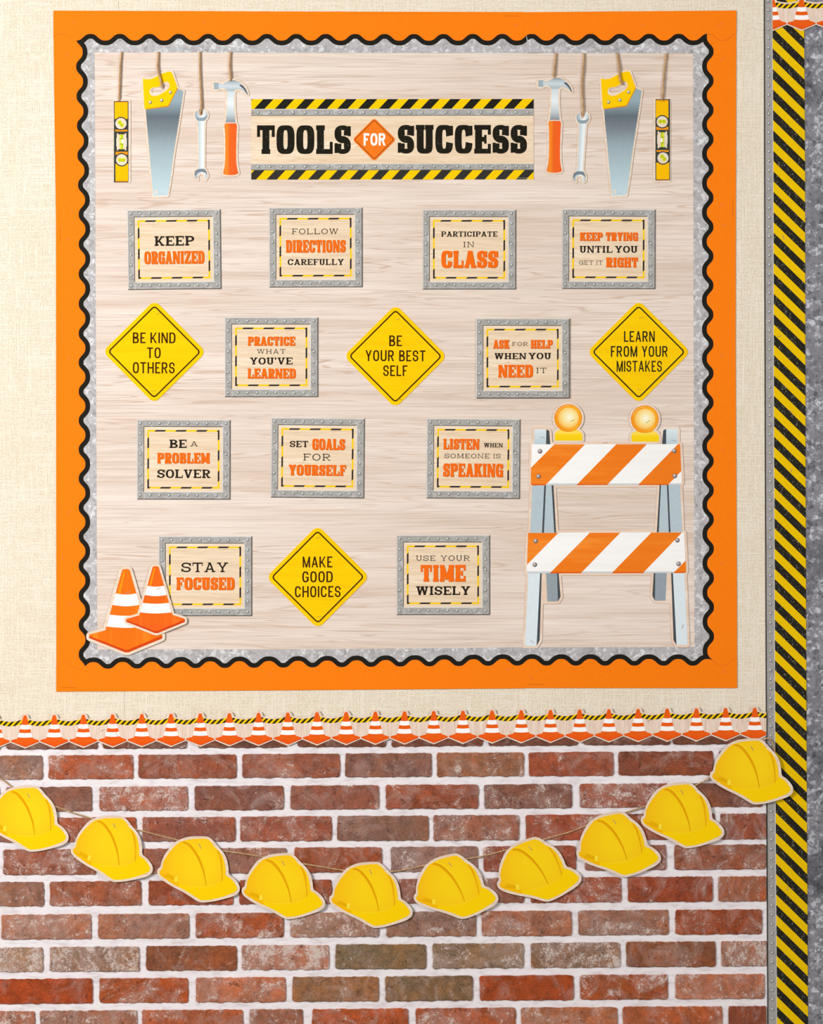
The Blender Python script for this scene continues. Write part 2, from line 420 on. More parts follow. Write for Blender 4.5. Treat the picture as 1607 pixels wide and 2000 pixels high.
def glyph(ch, q):
    s, b, f, g, vs, vd, n, bm, cut = (q[k] for k in ('s', 'b', 'f', 'g', 'vs', 'vd', 'n', 'bm', 'cut'))
    w = WID.get(ch, 1.0); P = []; B = lambda *a: P.append(box(*a))
    if f == 0:
        w = dict(I=s, M=1.22, W=1.4, N=1.02, E=.84, F=.82, L=.80, T=.98, S=.94, B=.96, K=1.04).get(ch, 1.0 if ch not in WID else min(WID[ch], 1.04))
    def stem(x, top=True, bot=True, sw=s, y0=0, y1=1):
        B(x, y0, x + sw, y1)
        if f:
            if bot: B(x - f, 0, x + sw + f, g)
            if top: B(x - f, 1 - g, x + sw + f, 1)
    def dg(x0, y0, x1, y1, th, th2=None): P.append([(x0, y0), (x0 + th, y0), (x1 + (th2 or th), y1), (x1, y1)])
    def bowl(yc, ry, x0, x1, sb=s):
        cx = x0 + (x1 - x0) * .42
        B(x0, yc + ry - b, cx, yc + ry); B(x0, yc - ry, cx, yc - ry + b)
        P.extend(ring(cx, yc, x1 - cx, ry, sb, b, -90, 90, n))
    if ch == 'I':
        w = s + 2 * f + (0.04 if f else 0); stem(f + .02 if f else 0)
    elif ch in 'EFL':
        stem(f, bot=True, top=True)
        if ch in 'EF':
            B(f, 1 - b, w, 1); B(f, .5 - b / 2, w * .74, .5 + b / 2)
            if vs: B(w - vs, 1 - vd, w, 1); B(w * .74 - vs * .8, .5 - vd * .45, w * .74, .5 + vd * .45)
        if ch in 'EL':
            B(f, 0, w, b)
            if vs: B(w - vs, 0, w, vd * (1.25 if ch == 'L' else 1))
    elif ch == 'T':
        stem(w / 2 - s / 2, top=False); B(0, 1 - b, w, 1)
        if vs: B(0, 1 - vd * 1.2, vs, 1); B(w - vs, 1 - vd * 1.2, w, 1)
    elif ch == 'H':
        stem(f); stem(w - f - s); B(f, .5 - b / 2, w - f, .5 + b / 2)
    elif ch == 'N':
        sw = s * (.72 if f else .9)
        stem(f, bot=True, sw=sw); stem(w - f - sw, bot=False, sw=sw); dg(f * .5, 1, w - f - s * 1.05, 0, s * 1.05)
    elif ch == 'M':
        sw = s * (.8 if f else .9)
        stem(f, sw=sw); stem(w - f - s, sw=s)
        m = w / 2; yb = .12 if f else 0
        dg(f, 1, m - s * .45, yb, s * .9); dg(w - f - s * .9, 1, m - s * .45, yb, s * .9)
    elif ch in 'VW':
        if ch == 'V':
            dg(f * .6, 1, w / 2 - s * .5, 0, s); dg(w - s * .8 - f * .6, 1, w / 2 - s * .4, 0, s * .8)
            if f: B(0, 1 - g, s + 2 * f, 1); B(w - s - 1.6 * f, 1 - g, w, 1)
        else:
            a = w * .30; c = w * .70; m = w * .5
            dg(f * .6, 1, a - s * .5, 0, s); dg(m - s * .4, 1, a - s * .5, 0, s * .8)
            dg(m - s * .5, 1, c - s * .5, 0, s); dg(w - s * .8 - f * .6, 1, c - s * .4, 0, s * .8)
            if f: B(0, 1 - g, s + 2 * f, 1); B(w - s - 1.6 * f, 1 - g, w, 1); B(m - s * .5 - f, 1 - g, m + s * .5 + f, 1)
    elif ch == 'A':
        x0 = f * .8; x1 = w - f * .8
        dg(x0, 0, w / 2 - s * .5, 1, s * .85); dg(x1 - s, 0, w / 2 - s * .5, 1, s)
        B(w * .25, .24, w * .75, .24 + b)
        if f:
            B(0, 0, x0 + s * .85 + f * .8, g); B(x1 - s - f * .8, 0, w, g)
            B(w / 2 - s * .5 - f * .8, 1 - g, w / 2 + s * .5, 1)
    elif ch == 'Y':
        sx = w / 2 - s / 2; stem(sx, top=False, y1=.48)
        dg(f * .6, 1, sx, .40, s); dg(w - s - f * .6, 1, sx, .40, s)
        if f: B(0, 1 - g, s + 1.8 * f, 1); B(w - s - 1.8 * f, 1 - g, w, 1)
    elif ch == 'K':
        stem(f); dg(f + s * .6, .38, w - f * .7 - s, 1, s * .9); dg(f + s * .95, .56, w - f * .5 - s, 0, s)
        if f: B(w - s - 1.7 * f, 1 - g, w, 1); B(w - s - 1.5 * f, 0, w, g)
    elif ch == 'Z':
        B(0, 1 - b, w, 1); B(0, 0, w, b); dg(0, b * .6, w - s * 1.1, 1 - b * .6, s * 1.1)
        if vs: B(0, 1 - vd * .9, vs, 1); B(w - vs, 0, w, vd * .9)
    elif ch == 'D':
        stem(f); cx = w * .45
        B(f, 1 - b, cx, 1); B(f, 0, cx, b); P.extend(ring(cx, .5, w - cx, .5, s, b, -90, 90, n))
    elif ch == 'P': stem(f, top=True); bowl(.70, .30, f, w)
    elif ch == 'R':
        stem(f); bowl(.71, .29, f, w * .96); dg(w * .40, .46, w - s - f * .5, 0, s)
        if f: B(w - s - f, 0, w + f * .2, g)
    elif ch == 'B': stem(f); bowl(.74, .26, f, w * .93); bowl(.27, .27, f, w)
    elif ch == 'O': P.extend(ring(w / 2, .5, w / 2, .5, s, b, 0, 360, n))
    elif ch in 'CG':
        t0 = math.degrees(math.asin(min(.99, (2 * cut) ** (n / 2))))
        P.extend(ring(w / 2, .5, w / 2, .5, s, b, t0, 360 - t0, n))
        if vs: B(w - vs * 1.1, .5 + cut, w, .97)
        if ch == 'G':
            B(w * .52, .40, w, .40 + b * .8); B(w - s, .0 if f else .12, w, .42)
            if f: B(w * .5, .40, w, .40 + b * .6)
    elif ch == 'U':
        r = .34
        stem(f, bot=False, y0=r); stem(w - f - s, bot=False, y0=r)
        P.extend(ring(w / 2, r, w / 2 - f, r, s, b, 180, 360, n))
    elif ch == 'S':
        m = .5; pts = []; e = 2 / max(2.0, n * .82); rx = w / 2 - s / 2
        yu = (1 - b / 2 + m) / 2; ru = (1 - b / 2 - m) / 2
        for i in range(25):
            t = R(-12 + (282) * i / 24); pts.append((w / 2 + rx * sgn(math.cos(t), e), yu + ru * sgn(math.sin(t), e)))
        yl = (b / 2 + m) / 2
        for i in range(1, 25):
            t = R(90 - 282 * i / 24); pts.append((w / 2 + rx * sgn(math.cos(t), e), yl + ru * sgn(math.sin(t), e)))
        L, Rr = [], []
        for i, p in enumerate(pts):
            a = pts[max(0, i - 1)]; c = pts[min(len(pts) - 1, i + 1)]
            dx, dy = c[0] - a[0], (c[1] - a[1]); l = math.hypot(dx, dy) or 1
            nx, ny = -dy / l, dx / l
            mm = 1 + (bm - 1 + (.25 if f and s > .2 else 0)) * max(0, 1 - abs(i - 24) / 8)
            L.append((p[0] + nx * s / 2, p[1] + ny * b / 2 * mm)); Rr.append((p[0] - nx * s / 2, p[1] - ny * b / 2 * mm))
        for i in range(len(pts) - 1): P += [[L[i], L[i + 1], Rr[i + 1]], [L[i], Rr[i + 1], Rr[i]]]
        if vs: B(w - vs, .62, w, .97); B(0, .03, vs, .38)
    elif ch == "'":
        w = s * 1.1; P.append([(0, 1), (s, 1), (s * .8, .66), (s * .25, .66)])
    return P, w
def word(text, style, x0, y0, x1, y1, rot=0):
    q = STY[style]; gl = [glyph(c, q) for c in text]
    tot = sum(w for _, w in gl) + q['gap'] * (len(gl) - 1)
    u = (x1 - x0) / tot; H = y1 - y0; x = x0; out = []
    for P, w in gl:
        for p in P: out.append([(x + a * u, y1 - c * H) for a, c in p])
        x += (w + q['gap']) * u
    if rot: out = [rot_pts(p, (x0 + x1) / 2, (y0 + y1) / 2, rot) for p in out]
    return out

_fine = None
def fine_print(parent, o, x, y, h, ang=0, ln=30, rgb=(120, 60, 20)):
    """the maker's line of small print"""
    global _fine
    if _fine is None:
        cu = bpy.data.curves.new('fine', 'FONT'); cu.body = '\u00a9 Teacher Created Resources'; cu.resolution_u = 1
        t = bpy.data.objects.new('fine', cu); C.objects.link(t)
        dg = bpy.context.evaluated_depsgraph_get(); me = bpy.data.meshes.new_from_object(t.evaluated_get(dg))
        bpy.data.objects.remove(t, do_unlink=True)
        xs = [v.co.x for v in me.vertices]; w = max(xs) - min(xs); mx = min(xs)
        _fine = ([((v.co.x - mx) / w, v.co.y / w) for v in me.vertices], [tuple(p.vertices) for p in me.polygons])
    c, s = math.cos(R(ang)), math.sin(R(ang)); vs = []
    for a, b in _fine[0]:
        px, py = a * ln - ln / 2, -b * ln * 1.15
        X, Y = x + px * c - py * s, y + px * s + py * c
        vs.append(((X - o[0]) / 1000, -h / 1000, (o[1] - Y) / 1000))
    me = bpy.data.meshes.new('fine_print'); me.from_pydata(vs, [], _fine[1]); me.materials.append(ink(rgb))
    return link('fine_print', me, parent)

# ------------------------------------------------------------------ the wall
O0 = (803.5, 1000)
base = MB(O0); base.add([box(-700, -700, 1567, 2350)], -40, -.2, M['plaster']); base.add([box(1567, -700, 2400, 2350)], -40, -24, M['plaster'])
wall = base.obj('wall_back', kind='structure'); at(wall, *O0)
SEAM = lambda y: 231.5 + (y - 0) * 12 / 1390
mb = MB(O0); mb.add([[(-700, -700), (SEAM(-700) - .6, -700), (SEAM(1440) - .6, 1440), (-700, 1440)]], -.1, .5, M['burlap']); mb.obj('burlap_sheet', wall)
mb = MB(O0); mb.add([[(SEAM(-700) + .7, -700), (1510, -700), (1510, 1440), (SEAM(1440) + .7, 1440)]], -.1, .5, M['burlap']); mb.obj('burlap_sheet', wall)
mb = MB(O0); mb.add([box(-700, 1436, 1512, 2350)], -.1, .4, M['mortar']); mb.obj('mortar', wall)
fl = MB((0, 0)); f_o = bpy.data.meshes.new('floor')
f_o.from_pydata([(-4, -7, 0), (4, -7, 0), (4, .04, 0), (-4, .04, 0), (-4, -7, -.05), (4, -7, -.05), (4, .04, -.05), (-4, .04, -.05)], [], [(0, 1, 2, 3), (4, 7, 6, 5), (0, 4, 5, 1), (1, 5, 6, 2), (2, 6, 7, 3), (3, 7, 4, 0)])
f_o.materials.append(ink((150, 140, 128), .08)); link('floor', f_o, kind='structure')

# the bricks: (row top/bottom at the left edge and at x=1480) and spans with their colours and lime bloom
D = (118, 74, 62)
rows = [
 ((1418, 1464), (1407, 1453), [(13, 191, D, .2), (200, 365, D, .3), (386, 562, D, .2), (581, 754, D, .3), (764, 943, (125, 76, 64), .2), (953, 1128, D, .2), (1138, 1309, D, .2), (1313, 1480, D, .2)]),
 ((1475.5, 1522.5), (1466, 1513), [(-90, 84, (152, 110, 98), .35), (95, 260.4, (172, 92, 66), .45), (270, 462, (148, 84, 66), .2), (473, 663.6, (152, 90, 74), .3), (673.7, 842.7, (142, 98, 88), .25), (852.8, 1023.2, (158, 104, 80), .3), (1032, 1197.6, (162, 86, 64), .4), (1206.7, 1393, (138, 78, 62), .2), (1403, 1497, (140, 90, 78), .2)]),
 ((1537, 1585), (1528.5, 1575.5), [(12, 180, (148, 96, 82), .3), (194, 367, (172, 104, 88), .85), (380, 554, (138, 88, 78), .3), (567, 740, (152, 94, 80), .4), (753, 934.5, (152, 82, 60), .4), (945, 1116.6, (136, 90, 78), .5), (1131, 1304, (158, 92, 78), .75), (1317, 1490, (130, 84, 72), .2)]),
 ((1597.5, 1645), (1588, 1639), [(-91, 77, (152, 108, 100), .4), (89, 267, (164, 86, 60), .35), (278, 460, (150, 88, 74), .35), (469, 648, (156, 86, 68), .55), (658, 837, (146, 102, 88), .15), (846, 1014, (156, 102, 88), .5), (1026, 1203, (166, 84, 62), .5), (1215, 1397, (142, 80, 66), .3), (1406, 1496, (146, 80, 64), .5)]),
 ((1659, 1709), (1648.5, 1697.5), [(6.5, 187, (156, 88, 68), .6), (204, 364, (158, 98, 84), .4), (379, 560.5, (150, 102, 90), .35), (574, 746, (158, 84, 58), .35), (763, 933.5, (154, 112, 104), .5), (943.5, 1124, (156, 84, 66), .4), (1141, 1301, (152, 92, 78), .4), (1316, 1496, (150, 88, 70), .4)]),
 ((1722, 1770), (1710.5, 1760), [(-90, 86.4, (150, 104, 90), .4), (97.4, 276.5, (158, 92, 70), .5), (290, 456, (156, 80, 56), .35), (467, 648, (158, 84, 60), .3), (660, 835, (156, 100, 88), .5), (847, 1024, (150, 94, 78), .3), (1035, 1213, (158, 82, 60), .5), (1225, 1391.5, (156, 74, 50), .3), (1402, 1496, (170, 100, 74), .4)]),
 ((1786, 1835), (1775, 1824), [(2.7, 179, (172, 112, 92), .55), (191.5, 369.6, (162, 112, 98), .4), (382, 554, (160, 84, 56), .55), (567, 740, (164, 116, 98), .7), (754, 930, (150, 110, 96), .4), (940, 1116, (166, 110, 92), .5), (1128.4, 1305.8, (158, 108, 92), .5), (1318, 1488, (156, 78, 50), .5)]),
 ((1850, 1898.5), (1837, 1886.5), [(-90, 85, (160, 128, 112), .85), (97.4, 272.8, (150, 110, 90), .9), (285, 463, (144, 86, 62), .25), (472, 642.8, (176, 114, 94), .8), (654.6, 832, (134, 108, 84), .2), (844.4, 1023, (142, 112, 90), .6), (1036, 1210.7, (146, 110, 92), .85), (1221.8, 1397.5, (140, 84, 60), .3), (1407.6, 1497, (172, 114, 94), .85)]),
 ((1911.5, 1960.5), (1901, 1950), [(-5, 181.5, (166, 74, 40), .1), (194, 368, (166, 84, 50), .6), (382.4, 558, (184, 112, 86), .55), (570.6, 739.6, (154, 108, 80), .3), (752, 923.4, (134, 104, 80), .4), (936, 1120, (168, 76, 40), .1), (1131.7, 1304, (166, 84, 48), .6), (1318, 1493, (186, 114, 88), .55)]),
 ((1974, 2023), (1964, 2013), [(-90, 69, (168, 96, 70), .55), (78, 269, (162, 106, 88), .5), (277, 475, (174, 94, 64), .3), (487, 591.4, (166, 104, 84), .5), (609, 797.4, (172, 86, 52), .3), (811.5, 1007.4, (172, 90, 60), .5), (1016.8, 1205.6, (174, 108, 80), .45), (1215, 1410.6, (174, 94, 62), .35), (1422, 1496, (150, 80, 58), .3)]),
]
cols = [c for r in rows[1:] for (_, _, c, _) in r[2]]
for k in range(1, 6):            # the wall goes on below the picture down to the floor
    off = 62.6 * k; st = 0 if k % 2 else -92
    rows.append(((1974 + off, 2023 + off), (1964 + off, 2013 + off), [(x, x + 175, rng.choice(cols), .4) for x in range(-600 + st, 1400, 187)]))
for i, r in enumerate(rows[:10]):   # and to the left of it
    x = r[2][0][0] - 11
    while x > -650: r[2].insert(0, (x - 176, x, rng.choice(cols), .4)); x -= 187
def brick_mesh(seed):
    g = random.Random(seed); w, h = 87.5, 24.5; n = []
    pts = []; nx, ny = 30, 7
    ph = [g.uniform(0, 6.3) for _ in range(4)]
    for i in range(nx): pts.append((-w + 3 + (2 * w - 6) * i / (nx - 1), -h + g.uniform(-.6, 1.0)))
    for i in range(ny): pts.append((w + g.uniform(-1.2, .4), -h + 4 + (2 * h - 8) * i / (ny - 1)))
    for i in range(nx): pts.append((w - 3 - (2 * w - 6) * i / (nx - 1), h + g.uniform(-1.4, .8) + .4 * math.sin(i * .8 + ph[0])))
    for i in range(ny): pts.append((-w + g.uniform(-.4, 1.2), h - 4 - (2 * h - 8) * i / (ny - 1)))
    N_ = len(pts); vs = []
    def rr(k, hh, j=0):
        return [((x - math.copysign(k, x) * (1 if abs(x) > w - 4 else abs(x) / w)) / 1000, -(hh + g.uniform(-j, j)) / 1000, -(y - math.copysign(k, y)) / 1000) for x, y in pts]
    vs = rr(-.6, .2) + rr(0, 2.3, .2) + rr(1.4, 3.1, .25) + [(x / 1000 * 1, -3.2 / 1000, 0) for x in (-70, -35, 0, 35, 70)]
    fs = []
    for j in range(2):
        for i in range(N_): fs.append((j * N_ + i, j * N_ + (i + 1) % N_, (j + 1) * N_ + (i + 1) % N_, (j + 1) * N_ + i))
    c0 = 3 * N_; t = 2 * N_
    near = lambda i: min(range(5), key=lambda k: abs(vs[t + i][0] * 1000 - (-70 + 35 * k)))
    for i in range(N_):
        j = (i + 1) % N_; a, b = near(i), near(j)
        fs.append((t + i, t + j, c0 + b))
        if a != b: fs.append((t + i, c0 + b, c0 + a))
    fs = [f[::-1] for f in fs]
    me = bpy.data.meshes.new('brick'); me.from_pydata(vs, [], fs); me.materials.append(M['brick'])
    # make sure the faces look at the viewer
    me.update()
    if me.polygons[-1].normal.y > 0: me.flip_normals()
    for p in me.polygons: p.use_smooth = False
    return me
BM_ = [brick_mesh(k) for k in range(12)]
bi = 0
for (l0, l1), (r0, r1), spans in rows:
    for x0, x1, c, bl in spans:
        bi += 1
        o = bpy.data.objects.new('brick', BM_[(bi * 5) % 12]); C.objects.link(o); o.parent = wall
        xm = (x0 + x1) / 2; t = xm / 1480
        ya, yb = l0 + (r0 - l0) * t, l1 + (r1 - l1) * t
        o.location = ((xm - O0[0]) / 1000, -.0004, (O0[1] - (ya + yb) / 2) / 1000)
        o.scale = ((x1 - x0) / 175, 1 + rng.uniform(-.1, .15), (yb - ya) / 49)
        o.rotation_euler = (rng.uniform(-.006, .006), -.0065 + rng.uniform(-.004, .004), 0)
        k = [v * q_ for v, q_ in zip(lin(c), (1.0, 1.0, .9))]; o.color = (k[0], k[1], k[2], bl)

# ------------------------------------------------------------------ right-hand sheet and hazard strips
def sheet_right():
    vs, fs = [], []; nx, ny = 24, 160
    for j in range(ny + 1):
        y = -700 + 3050 * j / ny
        for i in range(nx + 1):
            x = 1566 + (2400 - 1566) * (i / nx) ** 1.6
            k = min(1, max(0, (x - 1570) / 46)) ** 1.3
            bnd = 1.0 * math.exp(-((y - 672) / 55) ** 2) + .55 * math.exp(-((y - 1040) / 34) ** 2) + .8 * math.exp(-((y - 1530) / 45) ** 2) + .8 * math.exp(-((y - 2010) / 60) ** 2)
            h = .6 + k * (4 * sum(a * math.exp(-((y - c + 34) / w) ** 2) for c, w, a in ((672, 46, 1), (1040, 30, .6), (1530, 40, .9), (2010, 50, .9))) - .4)
            vs.append(((x - O0[0]) / 1000, -h / 1000, (O0[1] - y) / 1000))
    for j in range(ny):
        for i in range(nx):
            a = j * (nx + 1) + i; fs.append((a, a + nx + 1, a + nx + 2, a + 1))
    me = bpy.data.meshes.new('galvanised_sheet'); me.from_pydata(vs, [], fs); me.materials.append(M['galvdark'])
    me.update()
    if me.polygons[0].normal.y > 0: me.flip_normals()
    for p in me.polygons: p.use_smooth = True
    return link('galvanised_sheet', me, wall)
sheet_right()

ip = lambda y, ks: float(np.interp(y, [k[0] for k in ks], [k[1] for k in ks]))
LE = lambda y: ip(y, [(0, 1492.5), (600, 1493.6), (905, 1494.5), (1400, 1496.5), (1600, 1497.5), (2000, 1499.5)])
ME_ = lambda y: ip(y, [(0, 1507.6), (300, 1510), (905, 1511.3), (1000, 1512), (1400, 1513.3), (1700, 1515), (2000, 1517)])
RE = lambda y: ip(y, [(0, 1569.5), (300, 1571.6), (905, 1572.6), (1400, 1574.3), (1600, 1575.4), (2000, 1577.5)])
RX = lambda y: ip(y, [(0, 1499.6), (300, 1501.2), (600, 1502), (900, 1503), (1400, 1504.6), (1750, 1506.4), (2000, 1508)])
YEL = ink((238, 196, 0), .04); HB = ink((38, 36, 28), .1, .12, (1.8, 1, .5))
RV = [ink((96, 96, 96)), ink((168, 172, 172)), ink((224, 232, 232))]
rim = ink((70, 68, 64)); rimL = ink((214, 212, 208))
def hazard(y0, y1, tops, per, label, h):
    cy = (max(y0, 0) + min(y1, 2000)) / 2; o = (1535, cy)
    t = thing('hazard_border_strip', label, 'border strip', *o, group='hazard border strips down the right side')
    ys = [y0 + (y1 - y0) * i / 12 for i in range(13)]
    mb = MB(o); mb.add([[(LE(y) - .0, y) for y in ys] + [(ME_(y), y) for y in ys[::-1]]], .7, h, M['steelstrip'])
    mb.add([[(LE(y) - 1.3, y) for y in ys] + [(LE(y) + 1.2, y) for y in ys[::-1]]], .7, h + .05, rim)
    mb.add([[(ME_(y) - 1.2, y) for y in ys] + [(ME_(y), y) for y in ys[::-1]]], None, h + .05, rimL)
    mb.obj('steel_edge', t)
    mb = MB(o)
    outline = [(ME_(y), y) for y in ys] + [(RE(y), y) for y in ys[::-1]]
    mb.add([outline], .7, h, HB); mb.obj('striped_band', t)
    mb = MB(o); ps = []
    k0 = int((y0 - tops - 90) / per) - 2
    for k in range(k0, int((y1 - tops) / per) + 2):
        # lines y = yt + .98 (x - 1511)
        yt = tops + k * per
        q = band(outline, -.98, 1, yt - .98 * 1511, yt - .98 * 1511 + per * .505)
        if len(q) > 2: ps.append(q)
    mb.add(ps, None, h + .06, YEL); mb.obj('yellow_stripes', t)
    mb = MB(o); y = 1.8 + math.ceil((y0 - 1.8) / 18.4) * 18.4
    while y < y1 - 2:
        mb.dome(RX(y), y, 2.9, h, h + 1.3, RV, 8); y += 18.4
    mb.obj('rivets', t, kind='stuff')
    return t, o
h1, o1 = hazard(-500, 909.5, 315.8, 39.75, 'yellow and black hazard strip with riveted steel edge, upper length right of the board', 1.4)
h2, o2 = hazard(909.5, 1698.5, 912, 39.5, 'yellow and black hazard strip with riveted steel edge, middle length behind the top hard hat', 1.5)
h3, o3 = hazard(1698.5, 2340, 1703, 39.55, 'yellow and black hazard strip with riveted steel edge, lowest length beside the bottom bricks', 1.6)
for (t, o, x, y, a) in ((h1, o1, 1529.5, 464, 72), (h1, o1, 1522, 657, -14), (h1, o1, 1543, 803, 30), (h3, o3, 1537.5, 1735, 100), (h2, o2, 1545, 918, 100)):
    staple(t, o, x, y, a, 1.8)
fine_print(h2, o2, 1498.5, 932, 1.62, 90, 26, (90, 86, 82)); fine_print(h3, o3, 1501, 1722, 1.72, 90, 26, (90, 86, 82))

# ------------------------------------------------------------------ the board: wood paper, metal, black and orange trims
t = thing('wood_backing_paper', 'pale horizontal wood-grain paper filling the board behind the signs', 'backing paper', 770, 686)
mb = MB((770, 686)); mb.add([box(170, 90, 1370, 1284)], .6, .9, M['wood']); mb.obj('paper', t)

# inner straight edge of the metal trim
MI = [(184.8, 102.5), (1352.8, 104.5), (1356, 1263.5), (190, 1268.5)]
def cy_top(x): return ip(x, [(150, 72.9), (480, 72.9), (800, 73.2), (1400, 72.7)])
def cy_bot(x): return ip(x, [(150, 1300), (583, 1297.3), (1000, 1293.5), (1400, 1293.8)])
def cx_l(y): return ip(y, [(79, 154.8), (130, 155.2), (300, 157.5), (419, 160.2), (1300, 160.2)])
def cx_r(y): return ip(y, [(79, 1386.8), (380, 1386.6), (600, 1386.4), (1300, 1387.8)])
PT = lambda x: (x - 177) / 57.4
PB = lambda x: (x - 182.4) / 57.08
PL = lambda y: float(np.interp(y, [16, 130.7, 361.8, 419, 651.5, 1048, 1278, 1393], [-2, 0, 4, 5, 9, 16, 20, 22]))
PR = lambda y: (y - 129.5) / 57.1
A_ = 7.0
WV = lambda t: math.cos(2 * math.pi * t) - .07 * math.cos(6 * math.pi * t)
def wave(side, a, b, off=0, step=1.6):
    """points of the orange/black line of a side, pushed along its normal by off (towards the board's middle)"""
    n = int((b - a) / step); out = []
    def p(u):
        if side == 'T': return (u, cy_top(u) - A_ * WV(PT(u)))
        if side == 'B': return (u, cy_bot(u) - A_ * WV(PB(u)))
        if side == 'L': return (cx_l(u) - A_ * WV(PL(u)), u)
        return (cx_r(u) - A_ * WV(PR(u)), u)
    for i in range(n + 1):
        u = a + (b - a) * i / n; q = p(u); q0, q1 = p(u - .5), p(u + .5)
        dx, dy = q1[0] - q0[0], q1[1] - q0[1]; l = math.hypot(dx, dy)
        nx, ny = -dy / l, dx / l
        if side in 'T': sg = 1
        elif side == 'B': sg = -1
        elif side == 'L': sg = -1
        else: sg = 1
        out.append((q[0] + nx * off * sg, q[1] + ny * off * sg))
    return out
def strip(side, a, b, kind, h0, h1, seg_lab, cat='trim strip'):
    names = dict(T='top', B='bottom', L='left side', R='right side')
    if side in 'TB': o = ((a + b) / 2, 45 if side == 'T' else 1322)
    else: o = (130 if side == 'L' else 1415, (a + b) / 2)
    if kind == 'orange':
        off = 0; mat = M['orange']; nm = 'orange_border_strip'
        out = {'T': lambda: [(b, ip(b, [(105, 21), (480, 22.6), (1022, 24.3), (1024, 23.2), (1437, 20.8)])), (1022 if b > 1030 else (a + b) / 2, ip(1022 if b > 1030 else (a + b) / 2, [(105, 21), (480, 22.6), (1022, 24.3), (1024, 23.2), (1437, 20.8)])), (a, ip(a + .1, [(105, 21), (480, 22.6), (1022, 24.3), (1024, 23.2), (1437, 20.8)]))],
               'B': lambda: [(b, ip(b, [(110, 1350.6), (590, 1347.8), (1022, 1343.6), (1023, 1344.2), (1439, 1343.6)])), ((a + b) / 2, ip((a + b) / 2, [(110, 1350.6), (590, 1347.8), (1022, 1343.6), (1439, 1343.6)])), (a, ip(a, [(110, 1350.6), (590, 1347.8), (1022, 1343.6), (1439, 1343.6)]))],
               'L': lambda: [(ip(y, [(30, 104.6), (130, 105.4), (350, 108.5), (430, 109.6), (1340, 110.3)]), y) for y in np.linspace(b, a, 8)],
               'R': lambda: [(ip(y, [(30, 1437.5), (430, 1436.4), (700, 1436), (1200, 1438.8), (1340, 1439)]), y) for y in np.linspace(b, a, 8)]}[side]()
    elif kind == 'black':
        off = 9.3; mat = M['black']; nm = 'black_wavy_strip'
        out = {'T': [(b, 50), (a, 50)], 'B': [(b, 1330), (a, 1330)], 'L': [(128, b), (128, a)], 'R': [(1420, b), (1420, a)]}[side]
        # under the orange, hidden
    poly = wave(side, a, b, off) + out
    t = thing(nm, seg_lab, cat, *o, group={'orange': 'orange border strips round the board', 'black': 'black wavy strips inside the orange border'}[kind])
    mb = MB(o); mb.add([poly], h0, h1, mat); mb.obj('paper_strip', t)
    if kind == 'orange':   # the pale cut edge of the card stock
        w0 = wave(side, a, b, 0); w1 = wave(side, a, b, .4)
        mb = MB(o); mb.add([[w0[i], w0[i + 1], w1[i + 1], w1[i]] for i in range(len(w0) - 1)], None, h1 + .02, ink((196, 92, 44))); mb.obj('cut_edge', t)
    return t, o
def metal(poly, o, label, h):
    t = thing('galvanised_border_strip', label, 'trim strip', *o, group='galvanised metal strips between wood and black edging')
    mb = MB(o); mb.add([poly], h - .2, h, M['galv']); mb.obj('metal_strip', t)
    mb = MB(o); return t
metal([(140, 60), (MI[0][0], 60), (MI[0][0], MI[0][1]), MI[3], (MI[3][0], 1310), (140, 1310)], (172, 680), 'narrow galvanised metal strip inside the black edging, left side', 1.1)
metal([(MI[1][0], 60), (1402, 60), (1402, 1310), (MI[2][0], 1310), MI[2], MI[1]], (1370, 680), 'narrow galvanised metal strip inside the black edging, right side', 1.1)
tm = metal([(140, 60), (1402, 60), (1402, MI[1][1]), MI[1], MI[0], (140, MI[0][1])], (770, 90), 'narrow galvanised metal strip the tool strings hang from', 1.3)
metal([(140, MI[3][1]), MI[3], (583, 1268.2), (1000, 1264.5), MI[2], (1402, MI[2][1]), (1402, 1310), (140, 1310)], (770, 1275), 'narrow galvanised metal strip along the bottom below the barricade', 1.3)
fine_print(tm, (770, 90), 1046, 104, 1.33, 0, 30, (80, 80, 84))

for side, a, b, lab in (('L', 76, 434, 'left side, upper length'), ('L', 434, 1304, 'left side, lower length'), ('R', 70, 430, 'right side, upper length'), ('R', 430, 1300, 'right side, lower length')):
    strip(side, a, b, 'black', 1.15, 1.5 if 'upper' in lab else 1.55, 'black wavy edging strip, ' + lab)
for side, a, b, lab in (('T', 140, 1022.6, 'along the top left of the seam'), ('T', 1024, 1396, 'along the top right of the seam'), ('B', 150, 1023, 'along the bottom left of the seam'), ('B', 1023, 1396, 'along the bottom right of the seam')):
    strip(side, a, b, 'black', 1.15, 1.65, 'black wavy edging strip, ' + lab)
OS = {}
for key, (side, a, b, lab, hh) in {
    'Lu': ('L', 30, 434.6, 'left side above its seam, overlapped at the top corner', 2.0), 'Ll': ('L', 434.6, 1330, 'left side below its seam, down to the bottom corner', 1.95),
    'Ru': ('R', 30, 430.6, 'right side above its seam, with small print on it', 2.0), 'Rl': ('R', 430.6, 1330, 'right side below its seam', 1.95),
    'Tl': ('T', 104.6, 1022.8, 'along the top from the left corner to the seam', 2.25), 'Tr': ('T', 1022.8, 1437.5, 'along the top between the seam and right corner', 2.4),
    'Bl': ('B', 110, 1023, 'along the bottom from the left corner to the seam', 2.25), 'Br': ('B', 1023, 1439, 'along the bottom between the seam and right corner', 2.4)}.items():
    OS[key] = strip(side, a, b, 'orange', 1.7, hh, 'orange paper border strip ' + lab) + (hh,)
